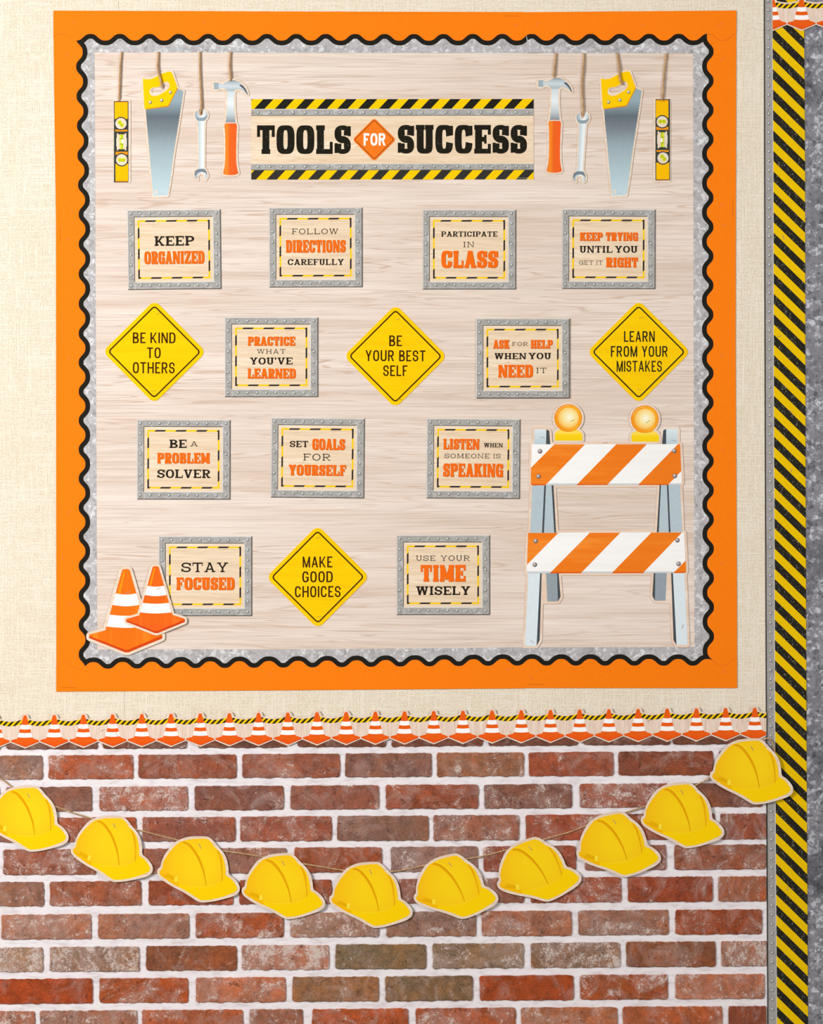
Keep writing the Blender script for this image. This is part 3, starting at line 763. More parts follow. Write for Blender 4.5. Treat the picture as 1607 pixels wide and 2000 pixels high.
for key, lst in {'Tl': [(145, 43.5, 6), (398, 43, 40), (1006, 49, 17)], 'Tr': [(1050, 46, -52), (1255, 49, -40), (1407, 47.5, -28)],
    'Lu': [(130.5, 108, -70), (142, 193, 25), (141, 414, 70)], 'Ll': [(132, 466, 0), (135, 700, 60), (136, 1000, -60), (122, 1090, 80), (138, 1180, 50)],
    'Ru': [(1410.5, 115, -30), (1409, 401, -25)], 'Rl': [(1413.5, 439.5, -22), (1409, 694, -50), (1412, 880, 40), (1410, 1100, -40)],
    'Bl': [(139, 1332, 55), (241.5, 1321, 100), (527, 1317, -45), (991, 1307.5, -15)], 'Br': [(1037, 1323.5, 55), (1413, 1312, -14)]}.items():
    t, o, hh = OS[key]
    for x, y, a in lst: staple(t, o, x, y, a, hh, M['copper'])
for key, x, y, a in (('Tl', 1001, 31, 180), ('Ll', 117, 459, 90), ('Ru', 1430, 406, 90), ('Bl', 134, 1343.5, 0), ('Br', 1046, 1337.5, 0)):
    t, o, hh = OS[key]; fine_print(t, o, x, y, hh + .05, a, 32)

# ------------------------------------------------------------------ the banner
TH = Z(480, 170, 5.357); TH2 = Z(760, 170, 5.357)
bo = (766, 272); bn = thing('title_banner', 'wide wooden banner reading TOOLS FOR SUCCESS between hazard stripes', 'banner', *bo)
FULL = [(490.6, 194.4), (1041.6, 193.4), (1042.0, 350.8), (491.2, 351.2)]
mb = MB(bo); mb.add([FULL], 1.0, 1.8, M['cardwood']); mb.obj('panel', bn)
BLK = ink((34, 32, 26), .1, .06, (.6, 1, 1.6)); YB = ink((249, 204, 0), .03)
for (ya, yb, x0, hz) in ((194.0, 213.0, 516.4, 1), (332.4, 351.0, 500.0, 2)):
    poly = [(490.8, ya), (1041.8, ya - .4), (1041.8, yb - .4), (490.8, yb)]
    mb = MB(bo); mb.add([poly], 1.8, 1.9, BLK if hz == 1 else ink((52, 50, 46), .1, .06, (.6, 1, 1.6))); hb_ = mb.obj('hazard_band', bn)
    ps = []; k = 17.6 / 18.8
    for i in range(-2, 15):
        c0 = x0 + 40.55 * i + k * yb          # x + k*y = const  ("/" stripes)
        q = band(poly, 1, k, c0, c0 + 20.4)
        if len(q) > 2: ps.append(q)
    mb = MB(bo); mb.add(ps, None, 1.95, YB); mb.obj('yellow_stripes', hb_)
for (ya, yb, yr) in ((213.8, 226.0, 220.0), (320.6, 332.4, 325.9)):
    mb = MB(bo); mb.add([[(490.8, ya), (1041.8, ya - .5), (1041.8, yb - .5), (490.8, yb)]], 1.8, 2.0, M['steel'])
    mb.add([[(490.8, ya - .6), (1041.8, ya - 1.1), (1041.8, ya), (490.8, ya + .5)]], None, 2.03, rimL)
    mb.add([[(490.8, yb - .7), (1041.8, yb - 1.2), (1041.8, yb), (490.8, yb + .5)]], None, 2.03, ink((96, 100, 92)))
    st_ = mb.obj('steel_bar', bn)
    mb = MB(bo)
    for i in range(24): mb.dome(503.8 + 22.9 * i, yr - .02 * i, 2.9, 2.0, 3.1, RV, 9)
    mb.obj('rivets', st_, kind='stuff')
TB = ink((30, 27, 18), .1, .085)
mb = MB(bo); mb.add(word('TOOLS', 'fat', *TH([(118, 402)])[0], *TH([(1098, 702)])[0]), None, 1.95, TB); mb.obj('lettering', bn)
mb = MB(bo); mb.add(word('SUCCESS', 'fat', *TH2([(90, 398)])[0], *TH2([(1440, 698)])[0]), None, 1.95, TB); mb.obj('lettering', bn)
def diamond(cx, cy, d, r):
    """square on its corner; d = half diagonal to the rounded tip, r = corner radius"""
    D_ = d + r * (math.sqrt(2) - 1); s = D_ / math.sqrt(2)
    return rot_pts(rbox(cx - s, cy - s, cx + s, cy + s, r, 6), cx, cy, 45)
def frame_ring(outer, inner): return [[outer[i], outer[(i + 1) % len(outer)], inner[(i + 1) % len(inner)], inner[i]] for i in range(len(outer))]
mb = MB(bo); mb.add([diamond(730.7, 273, 40.1, 6)], 1.8, 2.3, ink((244, 122, 30), .03)); dm = mb.obj('orange_diamond', bn)
mb = MB(bo); mb.add(frame_ring(diamond(730.7, 273, 37.2, 3.6), diamond(730.7, 273, 36.1, 3)), None, 2.35, ink((60, 22, 8))); mb.obj('black_outline', dm)
mb = MB(bo); mb.add(word('FOR', 'hvy', *TH([(1232, 485)])[0], *TH([(1462, 615)])[0]), None, 2.4, ink((252, 250, 246), .01)); mb.obj('lettering', dm)
fine_print(bn, bo, 1024, 348.5, 1.98, 0, 28, (200, 196, 180))

# ------------------------------------------------------------------ riveted cards
OR_T = ink((246, 110, 20), .03); OR_S = ink((158, 66, 20), .05); BK_T = ink((38, 30, 24), .1)
YC = ink((250, 204, 0), .03); BC = ink((44, 38, 34), .1)
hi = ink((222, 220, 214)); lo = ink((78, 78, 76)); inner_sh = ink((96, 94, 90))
def card(cx, cy, rot, label, lines, zt, h=1.7, sz=(182.4, 155.8)):
    o = (cx, cy); t = thing('riveted_sign_card', label, 'sign card', cx, cy, 'riveted sign cards on the board')
    w, hh = sz; X0, Y0 = cx - w / 2, cy - hh / 2; X1, Y1 = cx + w / 2, cy + hh / 2
    rr = lambda ps: [rot_pts(p, cx, cy, rot) for p in ps]
    ix0, iy0, ix1, iy1 = X0 + 14, Y0 + 14.2, X1 - 16, Y1 - 15.6
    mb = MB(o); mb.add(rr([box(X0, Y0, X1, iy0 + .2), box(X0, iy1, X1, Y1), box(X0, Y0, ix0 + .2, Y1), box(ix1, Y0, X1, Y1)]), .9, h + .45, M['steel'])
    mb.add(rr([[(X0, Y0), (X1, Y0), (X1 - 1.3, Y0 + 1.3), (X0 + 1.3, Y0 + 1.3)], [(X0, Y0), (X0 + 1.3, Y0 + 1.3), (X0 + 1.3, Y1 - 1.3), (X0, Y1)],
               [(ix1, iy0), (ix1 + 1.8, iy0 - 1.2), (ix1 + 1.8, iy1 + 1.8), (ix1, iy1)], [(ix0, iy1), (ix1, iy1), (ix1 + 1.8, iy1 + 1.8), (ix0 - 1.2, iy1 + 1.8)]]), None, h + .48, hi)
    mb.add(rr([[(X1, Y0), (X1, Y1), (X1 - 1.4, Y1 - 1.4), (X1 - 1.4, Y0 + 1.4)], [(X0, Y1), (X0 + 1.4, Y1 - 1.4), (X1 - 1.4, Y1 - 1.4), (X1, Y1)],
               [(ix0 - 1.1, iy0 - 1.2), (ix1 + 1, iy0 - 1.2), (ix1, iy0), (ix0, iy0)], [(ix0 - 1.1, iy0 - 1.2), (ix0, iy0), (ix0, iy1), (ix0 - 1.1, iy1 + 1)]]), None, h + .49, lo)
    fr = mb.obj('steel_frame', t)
    mb = MB(o)
    xs = [X0 + k for k in (6.6, 25.5, 44, 62.6, 81.1, 99.5, 118, 136.4, 154.8, 173.8)]; ys = [Y0 + k for k in (7, 27, 47.1, 67.1, 87.2, 107.3, 127.3, 147.3)]
    for i, x in enumerate(xs):
        for j, y in enumerate(ys):
            if i in (0, 9) or j in (0, 7):
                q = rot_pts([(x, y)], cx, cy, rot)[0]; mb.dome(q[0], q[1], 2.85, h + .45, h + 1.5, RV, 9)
    mb.obj('rivets', fr, kind='stuff')
    mb = MB(o); mb.add(rr([box(ix0, iy0, ix1, iy1)]), .9, h + .2, M['cardwood']); pn = mb.obj('wood_panel', t)
    a0, b0, a1, b1 = X0 + 20.5, Y0 + 20.3, X0 + 161, Y0 + 134.6; th = 3.1
    rects = [box(a0, b0, a1, b0 + th), box(a0, b1 - th, a1, b1), box(a0, b0 + th, a0 + th, b1 - th), box(a1 - th, b0 + th, a1, b1 - th)]
    mb = MB(o); mb.add(rr(rects), None, h + .24, YC); yl = mb.obj('hazard_line', t)
    ps = []
    for k in range(0, 8):
        c0 = X0 + Y0 + 57.4 + 40.45 * k
        for p in rects:
            q = band(p, 1, 1, c0, c0 + 20.2)
            if len(q) > 2: ps.append(q)
    mb = MB(o); mb.add(rr(ps), None, h + .28, BC); mb.obj('black_dashes', yl)
    F = Z(*zt)
    for (txt, sty, xa, ya, xb, yb) in lines:
        (xa, ya), (xb, yb) = F([(xa, ya), (xb, yb)])
        P = word(txt, sty, xa, ya, xb, yb, rot)
        if sty == 'fat':
            d = .7
            mb = MB(o); mb.add([[(x + d, y + d * .9) for x, y in p] for p in P], None, h + .26, OR_S)
            mb.add(P, None, h + .34, OR_T); mb.obj('lettering', t, label='orange lettering with dark drop edge')
        else:
            mb = MB(o); mb.add(P, None, h + .32, BK_T); mb.obj('lettering', t, label='black lettering')
    return t
s1 = 6.428
card(340.4, 487.6, -.6, 'riveted steel-framed wooden card reading KEEP ORGANIZED', [('KEEP', 'bold', 462, 458, 960, 580), ('ORGANIZED', 'fat', 334, 647, 1086, 806)], (230, 390, s1))
card(616.6, 483.4, -.15, 'riveted steel-framed wooden card reading FOLLOW DIRECTIONS CAREFULLY', [('FOLLOW', 'thin', 450, 365, 1032, 435), ('DIRECTIONS', 'fat', 375, 507, 1123, 663), ('CAREFULLY', 'bold', 398, 747, 1102, 822)], (500, 390, s1))
card(916.3, 487.6, 0, 'riveted steel-framed wooden card reading PARTICIPATE IN CLASS', [('PARTICIPATE', 'bold', 395, 400, 1102, 466), ('IN', 'thin', 672, 530, 810, 598), ('CLASS', 'fat', 397, 642, 1107, 858)], (800, 390, s1))
card(1188.3, 486.7, .15, 'riveted steel-framed wooden card reading KEEP TRYING UNTIL YOU GET IT RIGHT', [('KEEP', 'fat', 400, 412, 683, 517), ('TRYING', 'fat', 725, 412, 1125, 518), ('UNTIL', 'bold', 397, 582, 808, 668), ('YOU', 'bold', 840, 582, 1122, 668), ('GET', 'thin', 390, 767, 567, 818), ('IT', 'thin', 603, 767, 683, 818), ('RIGHT', 'fat', 728, 727, 1127, 850)], (1070, 390, s1))
card(530.1, 697.5, 0, 'riveted steel-framed wooden card reading PRACTICE WHAT YOU\'VE LEARNED', [('PRACTICE', 'fat', 412, 370, 1005, 483), ('WHAT', 'thin', 525, 527, 885, 585), ("YOU'VE", 'bold', 438, 632, 973, 720), ('LEARNED', 'fat', 410, 770, 1012, 895)], (420, 600, s1))
card(1020.7, 700.1, 0, 'riveted steel-framed wooden card reading ASK FOR HELP WHEN YOU NEED IT', [('ASK', 'fat', 340, 412, 543, 522), ('FOR', 'thin', 578, 439, 772, 488), ('HELP', 'fat', 812, 412, 1085, 520), ('WHEN', 'bold', 355, 577, 755, 655), ('YOU', 'bold', 783, 575, 1065, 655), ('NEED', 'fat', 403, 724, 838, 883), ('IT', 'thin', 880, 762, 1010, 830)], (910, 600, s1), 3.6)
card(358.7, 897.6, .1, 'riveted steel-framed wooden card reading BE A PROBLEM SOLVER', [('BE', 'bold', 585, 377, 800, 483), ('A', 'thin', 847, 400, 943, 463), ('PROBLEM', 'fat', 432, 543, 1090, 675), ('SOLVER', 'bold', 433, 752, 1097, 860)], (240, 800, s1))
card(620.3, 894.5, .5, 'riveted steel-framed wooden card reading SET GOALS FOR YOURSELF', [('SET', 'bold', 425, 392, 655, 473), ('GOALS', 'fat', 705, 367, 1115, 507), ('FOR', 'thin', 593, 555, 932, 640), ('YOURSELF', 'fat', 410, 693, 1130, 828)], (500, 800, s1))
card(924.2, 895.8, .4, 'riveted steel-framed wooden card reading LISTEN WHEN SOMEONE IS SPEAKING', [('LISTEN', 'fat', 358, 367, 808, 500), ('WHEN', 'bold', 868, 420, 1105, 475), ('SOMEONE', 'thin', 372, 554, 938, 612), ('IS', 'thin', 983, 556, 1075, 613), ('SPEAKING', 'fat', 355, 677, 1105, 845)], (810, 800, s1))
card(401.0, 1125.1, 0, 'riveted steel-framed wooden card reading STAY FOCUSED, its corner behind the small cone', [('STAY', 'mid', 888, 298, 1283, 380), ('FOCUSED', 'fat', 845, 424, 1338, 530)], (150, 1030, 4.343))
card(865.3, 1123, -.05, 'riveted steel-framed wooden card reading USE YOUR TIME WISELY', [('USE', 'thin', 418, 369, 672, 438), ('YOUR', 'thin', 738, 367, 1118, 438), ('TIME', 'fat', 478, 490, 1063, 708), ('WISELY', 'bold', 420, 770, 1125, 885)], (750, 1030, 6.696))

# ------------------------------------------------------------------ yellow diamonds
YD = wood_mat('diamond_yellow', (253, 206, 0), (240, 190, 0), (254, 210, 4), 14, 260, 2, .4, .3)
DK = ink((60, 32, 8), .1, .04); DK2 = ink((40, 38, 24), .1, .07)
def sign(cx, cy, rot, label, lines, zt, st, dk=DK, h=1.5):
    o = (cx, cy); t = thing('diamond_road_sign', label, 'sign', cx, cy, 'yellow diamond signs on the board')
    mb = MB(o); mb.add([rot_pts(diamond(cx, cy, 95.5, 13), cx, cy, rot)], .9, h + .5, YD); mb.obj('plate', t)
    mb = MB(o); mb.add([rot_pts(p, cx, cy, rot) for p in frame_ring(diamond(cx, cy, 88.3, 7.0), diamond(cx, cy, 85.5, 5.0))], None, h + .56, dk); mb.obj('black_outline', t)
    F = Z(*zt)
    for (txt, xa, ya, xb, yb) in lines:
        (xa, ya), (xb, yb) = F([(xa, ya), (xb, yb)])
        mb = MB(o); mb.add(word(txt, 'sans', xa, ya, xb, yb, rot), None, h + .58, dk); mb.obj('lettering', t)
    for (x, y, a) in st: staple(t, o, *F([(x, y)])[0], a, h + .5, ink((170, 140, 60)))
sign(301.6, 687.3, .3, 'yellow diamond sign reading BE KIND TO OTHERS', [('BE', 447, 447, 608, 582), ('KIND', 668, 447, 983, 582), ('TO', 625, 635, 797, 770), ('OTHERS', 447, 820, 972, 960)], (190, 580, s1), [(765, 210, -20), (705, 1180, -3)])
sign(772.2, 695.9, .2, 'yellow diamond sign reading BE YOUR BEST SELF', [('BE', 643, 420, 803, 555), ('YOUR', 345, 605, 703, 742), ('BEST', 768, 607, 1098, 745), ('SELF', 568, 795, 872, 930)], (660, 590, s1), [(750, 218, -15), (780, 1225, 15)])
sign(1247, 687.6, 0, 'yellow diamond sign reading LEARN FROM YOUR MISTAKES', [('LEARN', 567, 430, 953, 565), ('FROM', 403, 617, 733, 752), ('YOUR', 790, 617, 1115, 752), ('MISTAKES', 475, 802, 1042, 940)], (1130, 580, s1), [(785, 260, -12), (768, 1165, 12)], DK2)
sign(620.6, 1127, -.2, 'yellow diamond sign reading MAKE GOOD CHOICES', [('MAKE', 610, 515, 998, 658), ('GOOD', 605, 709, 1003, 852), ('CHOICES', 508, 902, 1105, 1047)], (500, 1010, 6.696), [(812, 270, -10), (830, 1300, -5)])

# ------------------------------------------------------------------ twine
def rope(name, pts, r, label, h=None, pitch=7, parent=None, group=None):
    """two strands twisted together; pts = (x, y, h)"""
    P = [Vector(p) for p in pts]; S_ = []
    for i in range(len(P) - 1):
        p0, p1, p2, p3 = P[max(0, i - 1)], P[i], P[i + 1], P[min(len(P) - 1, i + 2)]
        k = max(2, int((p2 - p1).length / 1.6))
        for j in range(k):
            t = j / k
            S_.append(.5 * (2 * p1 + (p2 - p0) * t + (2 * p0 - 5 * p1 + 4 * p2 - p3) * t * t + (3 * p1 - p0 - 3 * p2 + p3) * t ** 3))
    S_.append(P[-1])
    ox, oy = P[0].x, P[0].y
    vs, fs = [], []; seg = 6
    for strand in (0, math.pi):
        base_i = len(vs); s = 0
        for i, p in enumerate(S_):
            a = S_[max(0, i - 1)]; b = S_[min(len(S_) - 1, i + 1)]
            if i: s += (p - S_[i - 1]).length
            d = (b - a).normalized(); n = d.cross(Vector((0, 0, 1))).normalized(); m = n.cross(d)
            ph = 2 * math.pi * s / pitch + strand
            c = p + (n * math.cos(ph) + m * math.sin(ph)) * r * .5
            for q in range(seg):
                u = 2 * math.pi * q / seg; v = c + (n * math.cos(u) + m * math.sin(u)) * r * .58
                vs.append(((v.x - ox) / 1000, -v.z / 1000, (oy - v.y) / 1000))
        for i in range(len(S_) - 1):
            for q in range(seg):
                a = base_i + i * seg + q; b = base_i + i * seg + (q + 1) % seg
                fs.append((a, b, b + seg, a + seg))
        fs.append(tuple(base_i + q for q in range(seg))); e = base_i + (len(S_) - 1) * seg; fs.append(tuple(e + q for q in reversed(range(seg))))
    me = bpy.data.meshes.new(name); me.from_pydata(vs, [], fs); me.materials.append(M['twine'])
    for p in me.polygons: p.use_smooth = True
    o = link(name, me, label=label, category='string'); at(o, ox, oy)
    if group: o['group'] = group
    return o
tg = 'twine strings holding the tool cut-outs'
rope('twine_string', [(238, 102, 3), (235.7, 124.5, 4), (234.4, 162, 4), (233, 195, 4), (232.6, 197, 3)], 2.5, 'short twine string above the leftmost spirit level cut-out', group=tg)
rope('twine_string', [(309.8, 102, 3), (308.6, 132, 4.4), (311.6, 147, 5.6), (314.6, 159.3, 5.6), (317, 169.5, 4.4), (317, 172, 2.4)], 2.7, 'twine string looped through the left saw handle', group=tg)
rope('twine_string', [(390.7, 102, 3), (391.2, 149.3, 4), (393.2, 189, 4), (393.7, 211.6, 4.4), (391.6, 221.5, 4.4), (391.3, 224, 2.6)], 2.6, 'long twine string ending in the left wrench jaw', group=tg)
rope('twine_string', [(450.5, 102, 3), (449, 124.5, 4), (450.5, 153, 4), (450.6, 157, 3)], 2.8, 'twine string above the left hammer', group=tg)
rope('twine_string', [(1085.3, 104.5, 3), (1082.7, 132.3, 4), (1081.4, 148, 4), (1081.3, 151, 3)], 2.8, 'twine string above the right hammer', group=tg)
rope('twine_string', [(1140.2, 104.5, 3), (1138.9, 132, 4), (1136.3, 166, 4), (1137.6, 210.7, 4.4), (1137.8, 223, 4.4), (1137.8, 226.5, 2.6)], 2.6, 'long twine string ending in the right wrench jaw', group=tg)
rope('twine_string', [(1205, 104.5, 3), (1208.7, 132, 4.4), (1210, 153, 5.6), (1213.4, 162, 5.6), (1215.5, 165, 2.6)], 2.7, 'twine string looped through the right saw handle', group=tg)
rope('twine_string', [(1301, 104.5, 3), (1297, 140, 4), (1293, 192, 4), (1292.8, 195, 3)], 2.5, 'short twine string above the rightmost spirit level cut-out', group=tg)

# ------------------------------------------------------------------ tool cut-outs
def copy_tree(o, parent=None):
    c = o.copy(); C.objects.link(c)
    if parent: c.parent = parent
    for ch in [x for x in bpy.data.objects if x.parent == o]: copy_tree(ch, c)
    return c
ZT = Z(100, 0, 4.0175)
RW = M['rimwood']
# saw
so = (316, 262)
saw = thing('hand_saw_cutout', 'paper hand saw with yellow handle, hanging left of the banner', 'saw cut-out', *so, group='hand saw cut-outs')
blade = ZT([(742, 855), (918, 830), (990, 695), (1037, 716)])
teeth = []; (ax, ay), (bx_, by_) = ZT([(1037, 722), (916, 1530)])
ctrl = smooth(ZT([(1037, 722), (1000, 960), (963, 1190), (938, 1380), (916, 1530)]), 12, False)
for i in range(len(ctrl) - 1):
    x0, y0 = ctrl[i]; x1, y1 = ctrl[i + 1]
    teeth += [(x0, y0), (x0 + .9, y0 + (y1 - y0) * .55), (x0 - .8, y0 + (y1 - y0) * .62)]
blade += teeth + ZT([(912, 1535), (803, 1538), (790, 1420), (770, 1180), (750, 960)])
grip = ZT([(720, 618), (745, 625), (790, 622), (835, 598), (880, 575), (925, 563), (945, 568), (955, 590), (990, 690), (918, 830), (742, 855), (732, 850), (726, 740)])
hole = smooth(ZT([(770, 715), (795, 690), (835, 685), (870, 665), (890, 645), (915, 645), (930, 668), (920, 700), (860, 740), (820, 755), (785, 750)]), 3)
hc = (sum(p[0] for p in hole) / len(hole), sum(p[1] for p in hole) / len(hole))
hin = [(hc[0] + (x - hc[0]) * .80, hc[1] + (y - hc[1]) * .66) for x, y in hole]
def with_hole(outer, inner):
    """outer ring polygon opened by a slit into the hole -> two simple polygons left and right of it"""
    # split with a vertical line through the hole's middle
    xm = sum(p[0] for p in inner) / len(inner)
    res = []
    for sg in (1, -1):
        o_ = clip(outer, sg, 0, sg * xm); res.append(o_)
    return res, xm
def cdt_hole(mb, outers, inner, h0, h1, mat):
    """solid from the union of outers minus inner"""
    k = mb.mid(mat); v, f = union(outers + [inner])
    def inside(px, py):
        c = False; n = len(inner)
        for i in range(n):
            (xa, ya), (xb, yb) = inner[i], inner[(i + 1) % n]
            if (ya > py) != (yb > py) and px < (xb - xa) * (py - ya) / (yb - ya) + xa: c = not c
        return c
    f = [t for t in f if not inside(sum(v[i][0] for i in t) / 3, sum(v[i][1] for i in t) / 3)]
    n = len(mb.v); mb.v += [mb.pt(x, y, h1) for x, y in v]; m2 = len(mb.v); mb.v += [mb.pt(x, y, h0) for x, y in v]
    E = set()
    for t in f:
        t = t if area2([v[i] for i in t]) < 0 else t[::-1]
        mb.f.append(tuple(n + i for i in t)); mb.mi.append(k); mb.sm.append(False)
        for i in range(3): E.add((t[i], t[(i + 1) % 3]))
    for a, b in E:
        if (b, a) not in E: mb.f.append((n + b, n + a, m2 + a, m2 + b)); mb.mi.append(k); mb.sm.append(False)
plain_blade = blade[:4] + ZT([(1000, 960), (963, 1190), (938, 1380), (912, 1535), (803, 1538), (790, 1420), (770, 1180), (750, 960)])
mb = MB(so); cdt_hole(mb, grow([plain_blade, grip], 3.6), hin, 1.4, 2.4, RW); mb.obj('backing', saw)
zb = lambda y: (so[1] - y) / 1000
M['blade'] = stops_mat('saw_blade', [(0, (200, 222, 230)), (.12, (188, 212, 220)), (.45, (158, 178, 186)), (.62, (122, 134, 142)), (.74, (100, 112, 120)), (.88, (150, 172, 182)), (1, (150, 172, 182))], 2, zb(384), zb(172), .5, (420, 1, 40))
mb = MB(so); mb.add([blade], 2.3, 2.5, M['blade']); mb.obj('blade', saw)
mb = MB(so); cdt_hole(mb, [grip], hole, 2.4, 2.75, ink((254, 204, 0), .03)); gp = mb.obj('handle', saw)
mb = MB(so); mb.add([box(0, 0, .1, .1)], None, 0, RW) if False else None
edge = ZT([(990, 690), (994, 697), (921, 838), (742, 862), (742, 855), (918, 830)])
mb.add([edge], None, 2.56, ink((226, 140, 20))); mb.obj('handle_edge', saw)
mb = MB(so)
for x, y in ZT([(777, 803), (866, 788), (935, 725)]): mb.dome(x, y, 3.4, 2.75, 3.9, [ink((120, 110, 60)), ink((180, 176, 168)), ink((240, 238, 232))], 12)
mb.obj('handle_rivets', gp, kind='stuff')
mb = MB(so); mb.add([rbox(*ZT([(815, 1490)])[0], *ZT([(833, 1520)])[0], 2)], None, 2.56, RW); mb.obj('hanging_slot', saw)
fine_print(saw, so, 315, 379, 2.56, 0, 12, (60, 70, 76))
s2 = copy_tree(saw); at(s2, 1210.6, 261.5, -.3); s2['label'] = 'paper hand saw with yellow handle, hanging right of the banner'

# spirit level
lo_ = (238.3, 276); lev = thing('spirit_level_cutout', 'paper spirit level with tilted vial on top, hanging at far left', 'level cut-out', *lo_, group='spirit level cut-outs')
mb = MB(lo_); mb.add([rbox(221.3, 193.8, 255.4, 358.3, 4)], 1.4, 2.2, RW); mb.obj('backing', lev)
DG = ink((62, 66, 60)); LY = ink((248, 190, 0), .03)
mb = MB(lo_); mb.add([box(*ZT([(493, 795)])[0], *ZT([(607, 1433)])[0])], 2.2, 2.35, DG); bd = mb.obj('dark_frame', lev)
ORG = ink((244, 150, 24))
for a_, b_ in (((499, 801), (601, 935)), ((505, 1285), (604, 1424))):
    mb = MB(lo_); mb.add([box(*ZT([a_])[0], *ZT([b_])[0])], None, 2.4, LY); mb.obj('yellow_face', lev)
for a_, b_ in (((499, 801), (601, 806)), ((503, 1019), (598, 1033)), ((506, 1192), (601, 1216)), ((505, 1419), (604, 1426))):
    mb = MB(lo_); mb.add([box(*ZT([a_])[0], *ZT([b_])[0])], None, 2.41, ORG); mb.obj('orange_bar', lev)
for (cx, cy, ang) in ((548, 971, 52), (554, 1255, 0)):
    (x, y), = ZT([(cx, cy)])
    mb = MB(lo_); mb.add([disc(x, y, 13.1, 28)], None, 2.46, DG); mb.add([disc(x, y, 10.9, 28)], None, 2.5, RW)
    mb.add([disc(x + .2, y, 10.9, 28)[k:k + 9] for k in ((8,) if ang else (2,))], None, 2.52, ink((226, 224, 206)))
    dial = mb.obj('vial_window', lev)
    mb = MB(lo_)
    mb.add([rot_pts(box(x - 7.2, y - 3.9, x + 7.2, y + 3.9), x, y, ang)], None, 2.56, ink((206, 214, 30)))
    mb.add([rot_pts(box(x - 6.8, y - 3.9, x + 6.8, y - 1.8), x, y, ang)], None, 2.58, ink((232, 232, 110)))
    mb.add([rot_pts(box(x + k - .35, y - 3.9, x + k + .35, y + 3.9), x, y, ang) for k in (-3.4, 3.4)], None, 2.6, ink((120, 140, 0)))
    mb.obj('vial', dial)
mb = MB(lo_)
mb.add([box(*ZT([(516, 1048)])[0], *ZT([(590, 1182)])[0])], None, 2.46, RW)
mb.add([box(*ZT([(526, 1040)])[0], *ZT([(578, 1056)])[0]), box(*ZT([(526, 1172)])[0], *ZT([(580, 1190)])[0])], None, 2.5, DG)
mb.add([box(*ZT([(512, 1085)])[0], *ZT([(519, 1150)])[0]), box(*ZT([(588, 1085)])[0], *ZT([(594, 1150)])[0])], None, 2.5, ink((222, 220, 205)))
vw = mb.obj('vial_window', lev)
mb = MB(lo_); mb.add([box(*ZT([(537, 1056)])[0], *ZT([(566, 1172)])[0])], None, 2.55, ink((196, 208, 26)))
mb.add([box(*ZT([(541, 1056)])[0], *ZT([(549, 1172)])[0])], None, 2.57, ink((226, 230, 90)))
mb.add([box(*ZT([(537, yy)])[0], *ZT([(566, yy + 4)])[0]) for yy in (1088, 1132)], None, 2.59, ink((120, 140, 0)))
(x, y), = ZT([(560, 1110)]); mb.add([disc(x, y, 2.2, 14, 4.4)], None, 2.61, ink((250, 250, 236))); mb.obj('vial', vw)
fine_print(lev, lo_, 237, 352, 2.45, 0, 12, (90, 80, 10))
l2 = copy_tree(lev); at(l2, 1292.4, 274.6, 180); l2['label'] = 'paper spirit level with flat vial on top, hanging at far right'

# wrench
wo = (393.5, 282); wr = thing('wrench_cutout', 'paper open-ended wrench on a long string, left of the left hammer', 'wrench cut-out', *wo, group='wrench cut-outs')
W_ = ZT([(1127, 905), (1130, 882), (1146, 868), (1160, 868), (1156, 890), (1163, 908), (1178, 912), (1190, 900), (1190, 880), (1184, 866), (1205, 866), (1222, 882), (1228, 905), (1222, 930), (1206, 948), (1203, 1000), (1201, 1180), (1200, 1320), (1212, 1338), (1225, 1362), (1226, 1390), (1212, 1412), (1200, 1405), (1206, 1380), (1196, 1362), (1170, 1360), (1150, 1375), (1146, 1395), (1152, 1412), (1132, 1398), (1122, 1372), (1130, 1345), (1152, 1328), (1158, 1300), (1157, 1150), (1154, 1000), (1150, 950), (1134, 932)])
mb = MB(wo)
bk = [p for p in W_ if True]
notch1 = smooth(ZT([(1163, 855), (1166, 893), (1172, 905), (1182, 902), (1186, 890), (1180, 862), (1176, 845)]), 3)
cdt_hole(mb, grow([W_], 2.9), notch1, 1.4, 2.3, RW)
mb.obj('backing', wr)
M['wrsteel'] = stops_mat('wrench_steel', [(0, (150, 164, 172)), (.35, (206, 218, 224)), (.6, (240, 246, 248)), (1, (150, 166, 176))], 0, -.013, .014, .5)
mb = MB(wo); mb.add([W_], 2.2, 2.45, M['wrsteel']); sh = mb.obj('steel_body', wr)
jaws = [smooth(ZT([(1130, 915), (1140, 938), (1160, 950), (1200, 948), (1220, 928), (1226, 905), (1205, 918), (1180, 926), (1150, 922)]), 3), smooth(ZT([(1128, 1350), (1140, 1336), (1160, 1328), (1196, 1326), (1214, 1340), (1224, 1368), (1205, 1356), (1180, 1350), (1150, 1358), (1130, 1380)]), 3)]
mb = MB(wo); mb.add([jaws[0]], None, 2.5, ink((146, 162, 172), .08)); mb.add([jaws[1]], None, 2.5, ink((120, 134, 144), .08)); mb.obj('jaw_bevel', sh)
w2 = copy_tree(wr); at(w2, 1136.4, 287, 3.2); w2['label'] = 'paper open-ended wrench on a long string, between right hammer and saw'
w2.location.x = (1135.2 - 803.5) / 1000

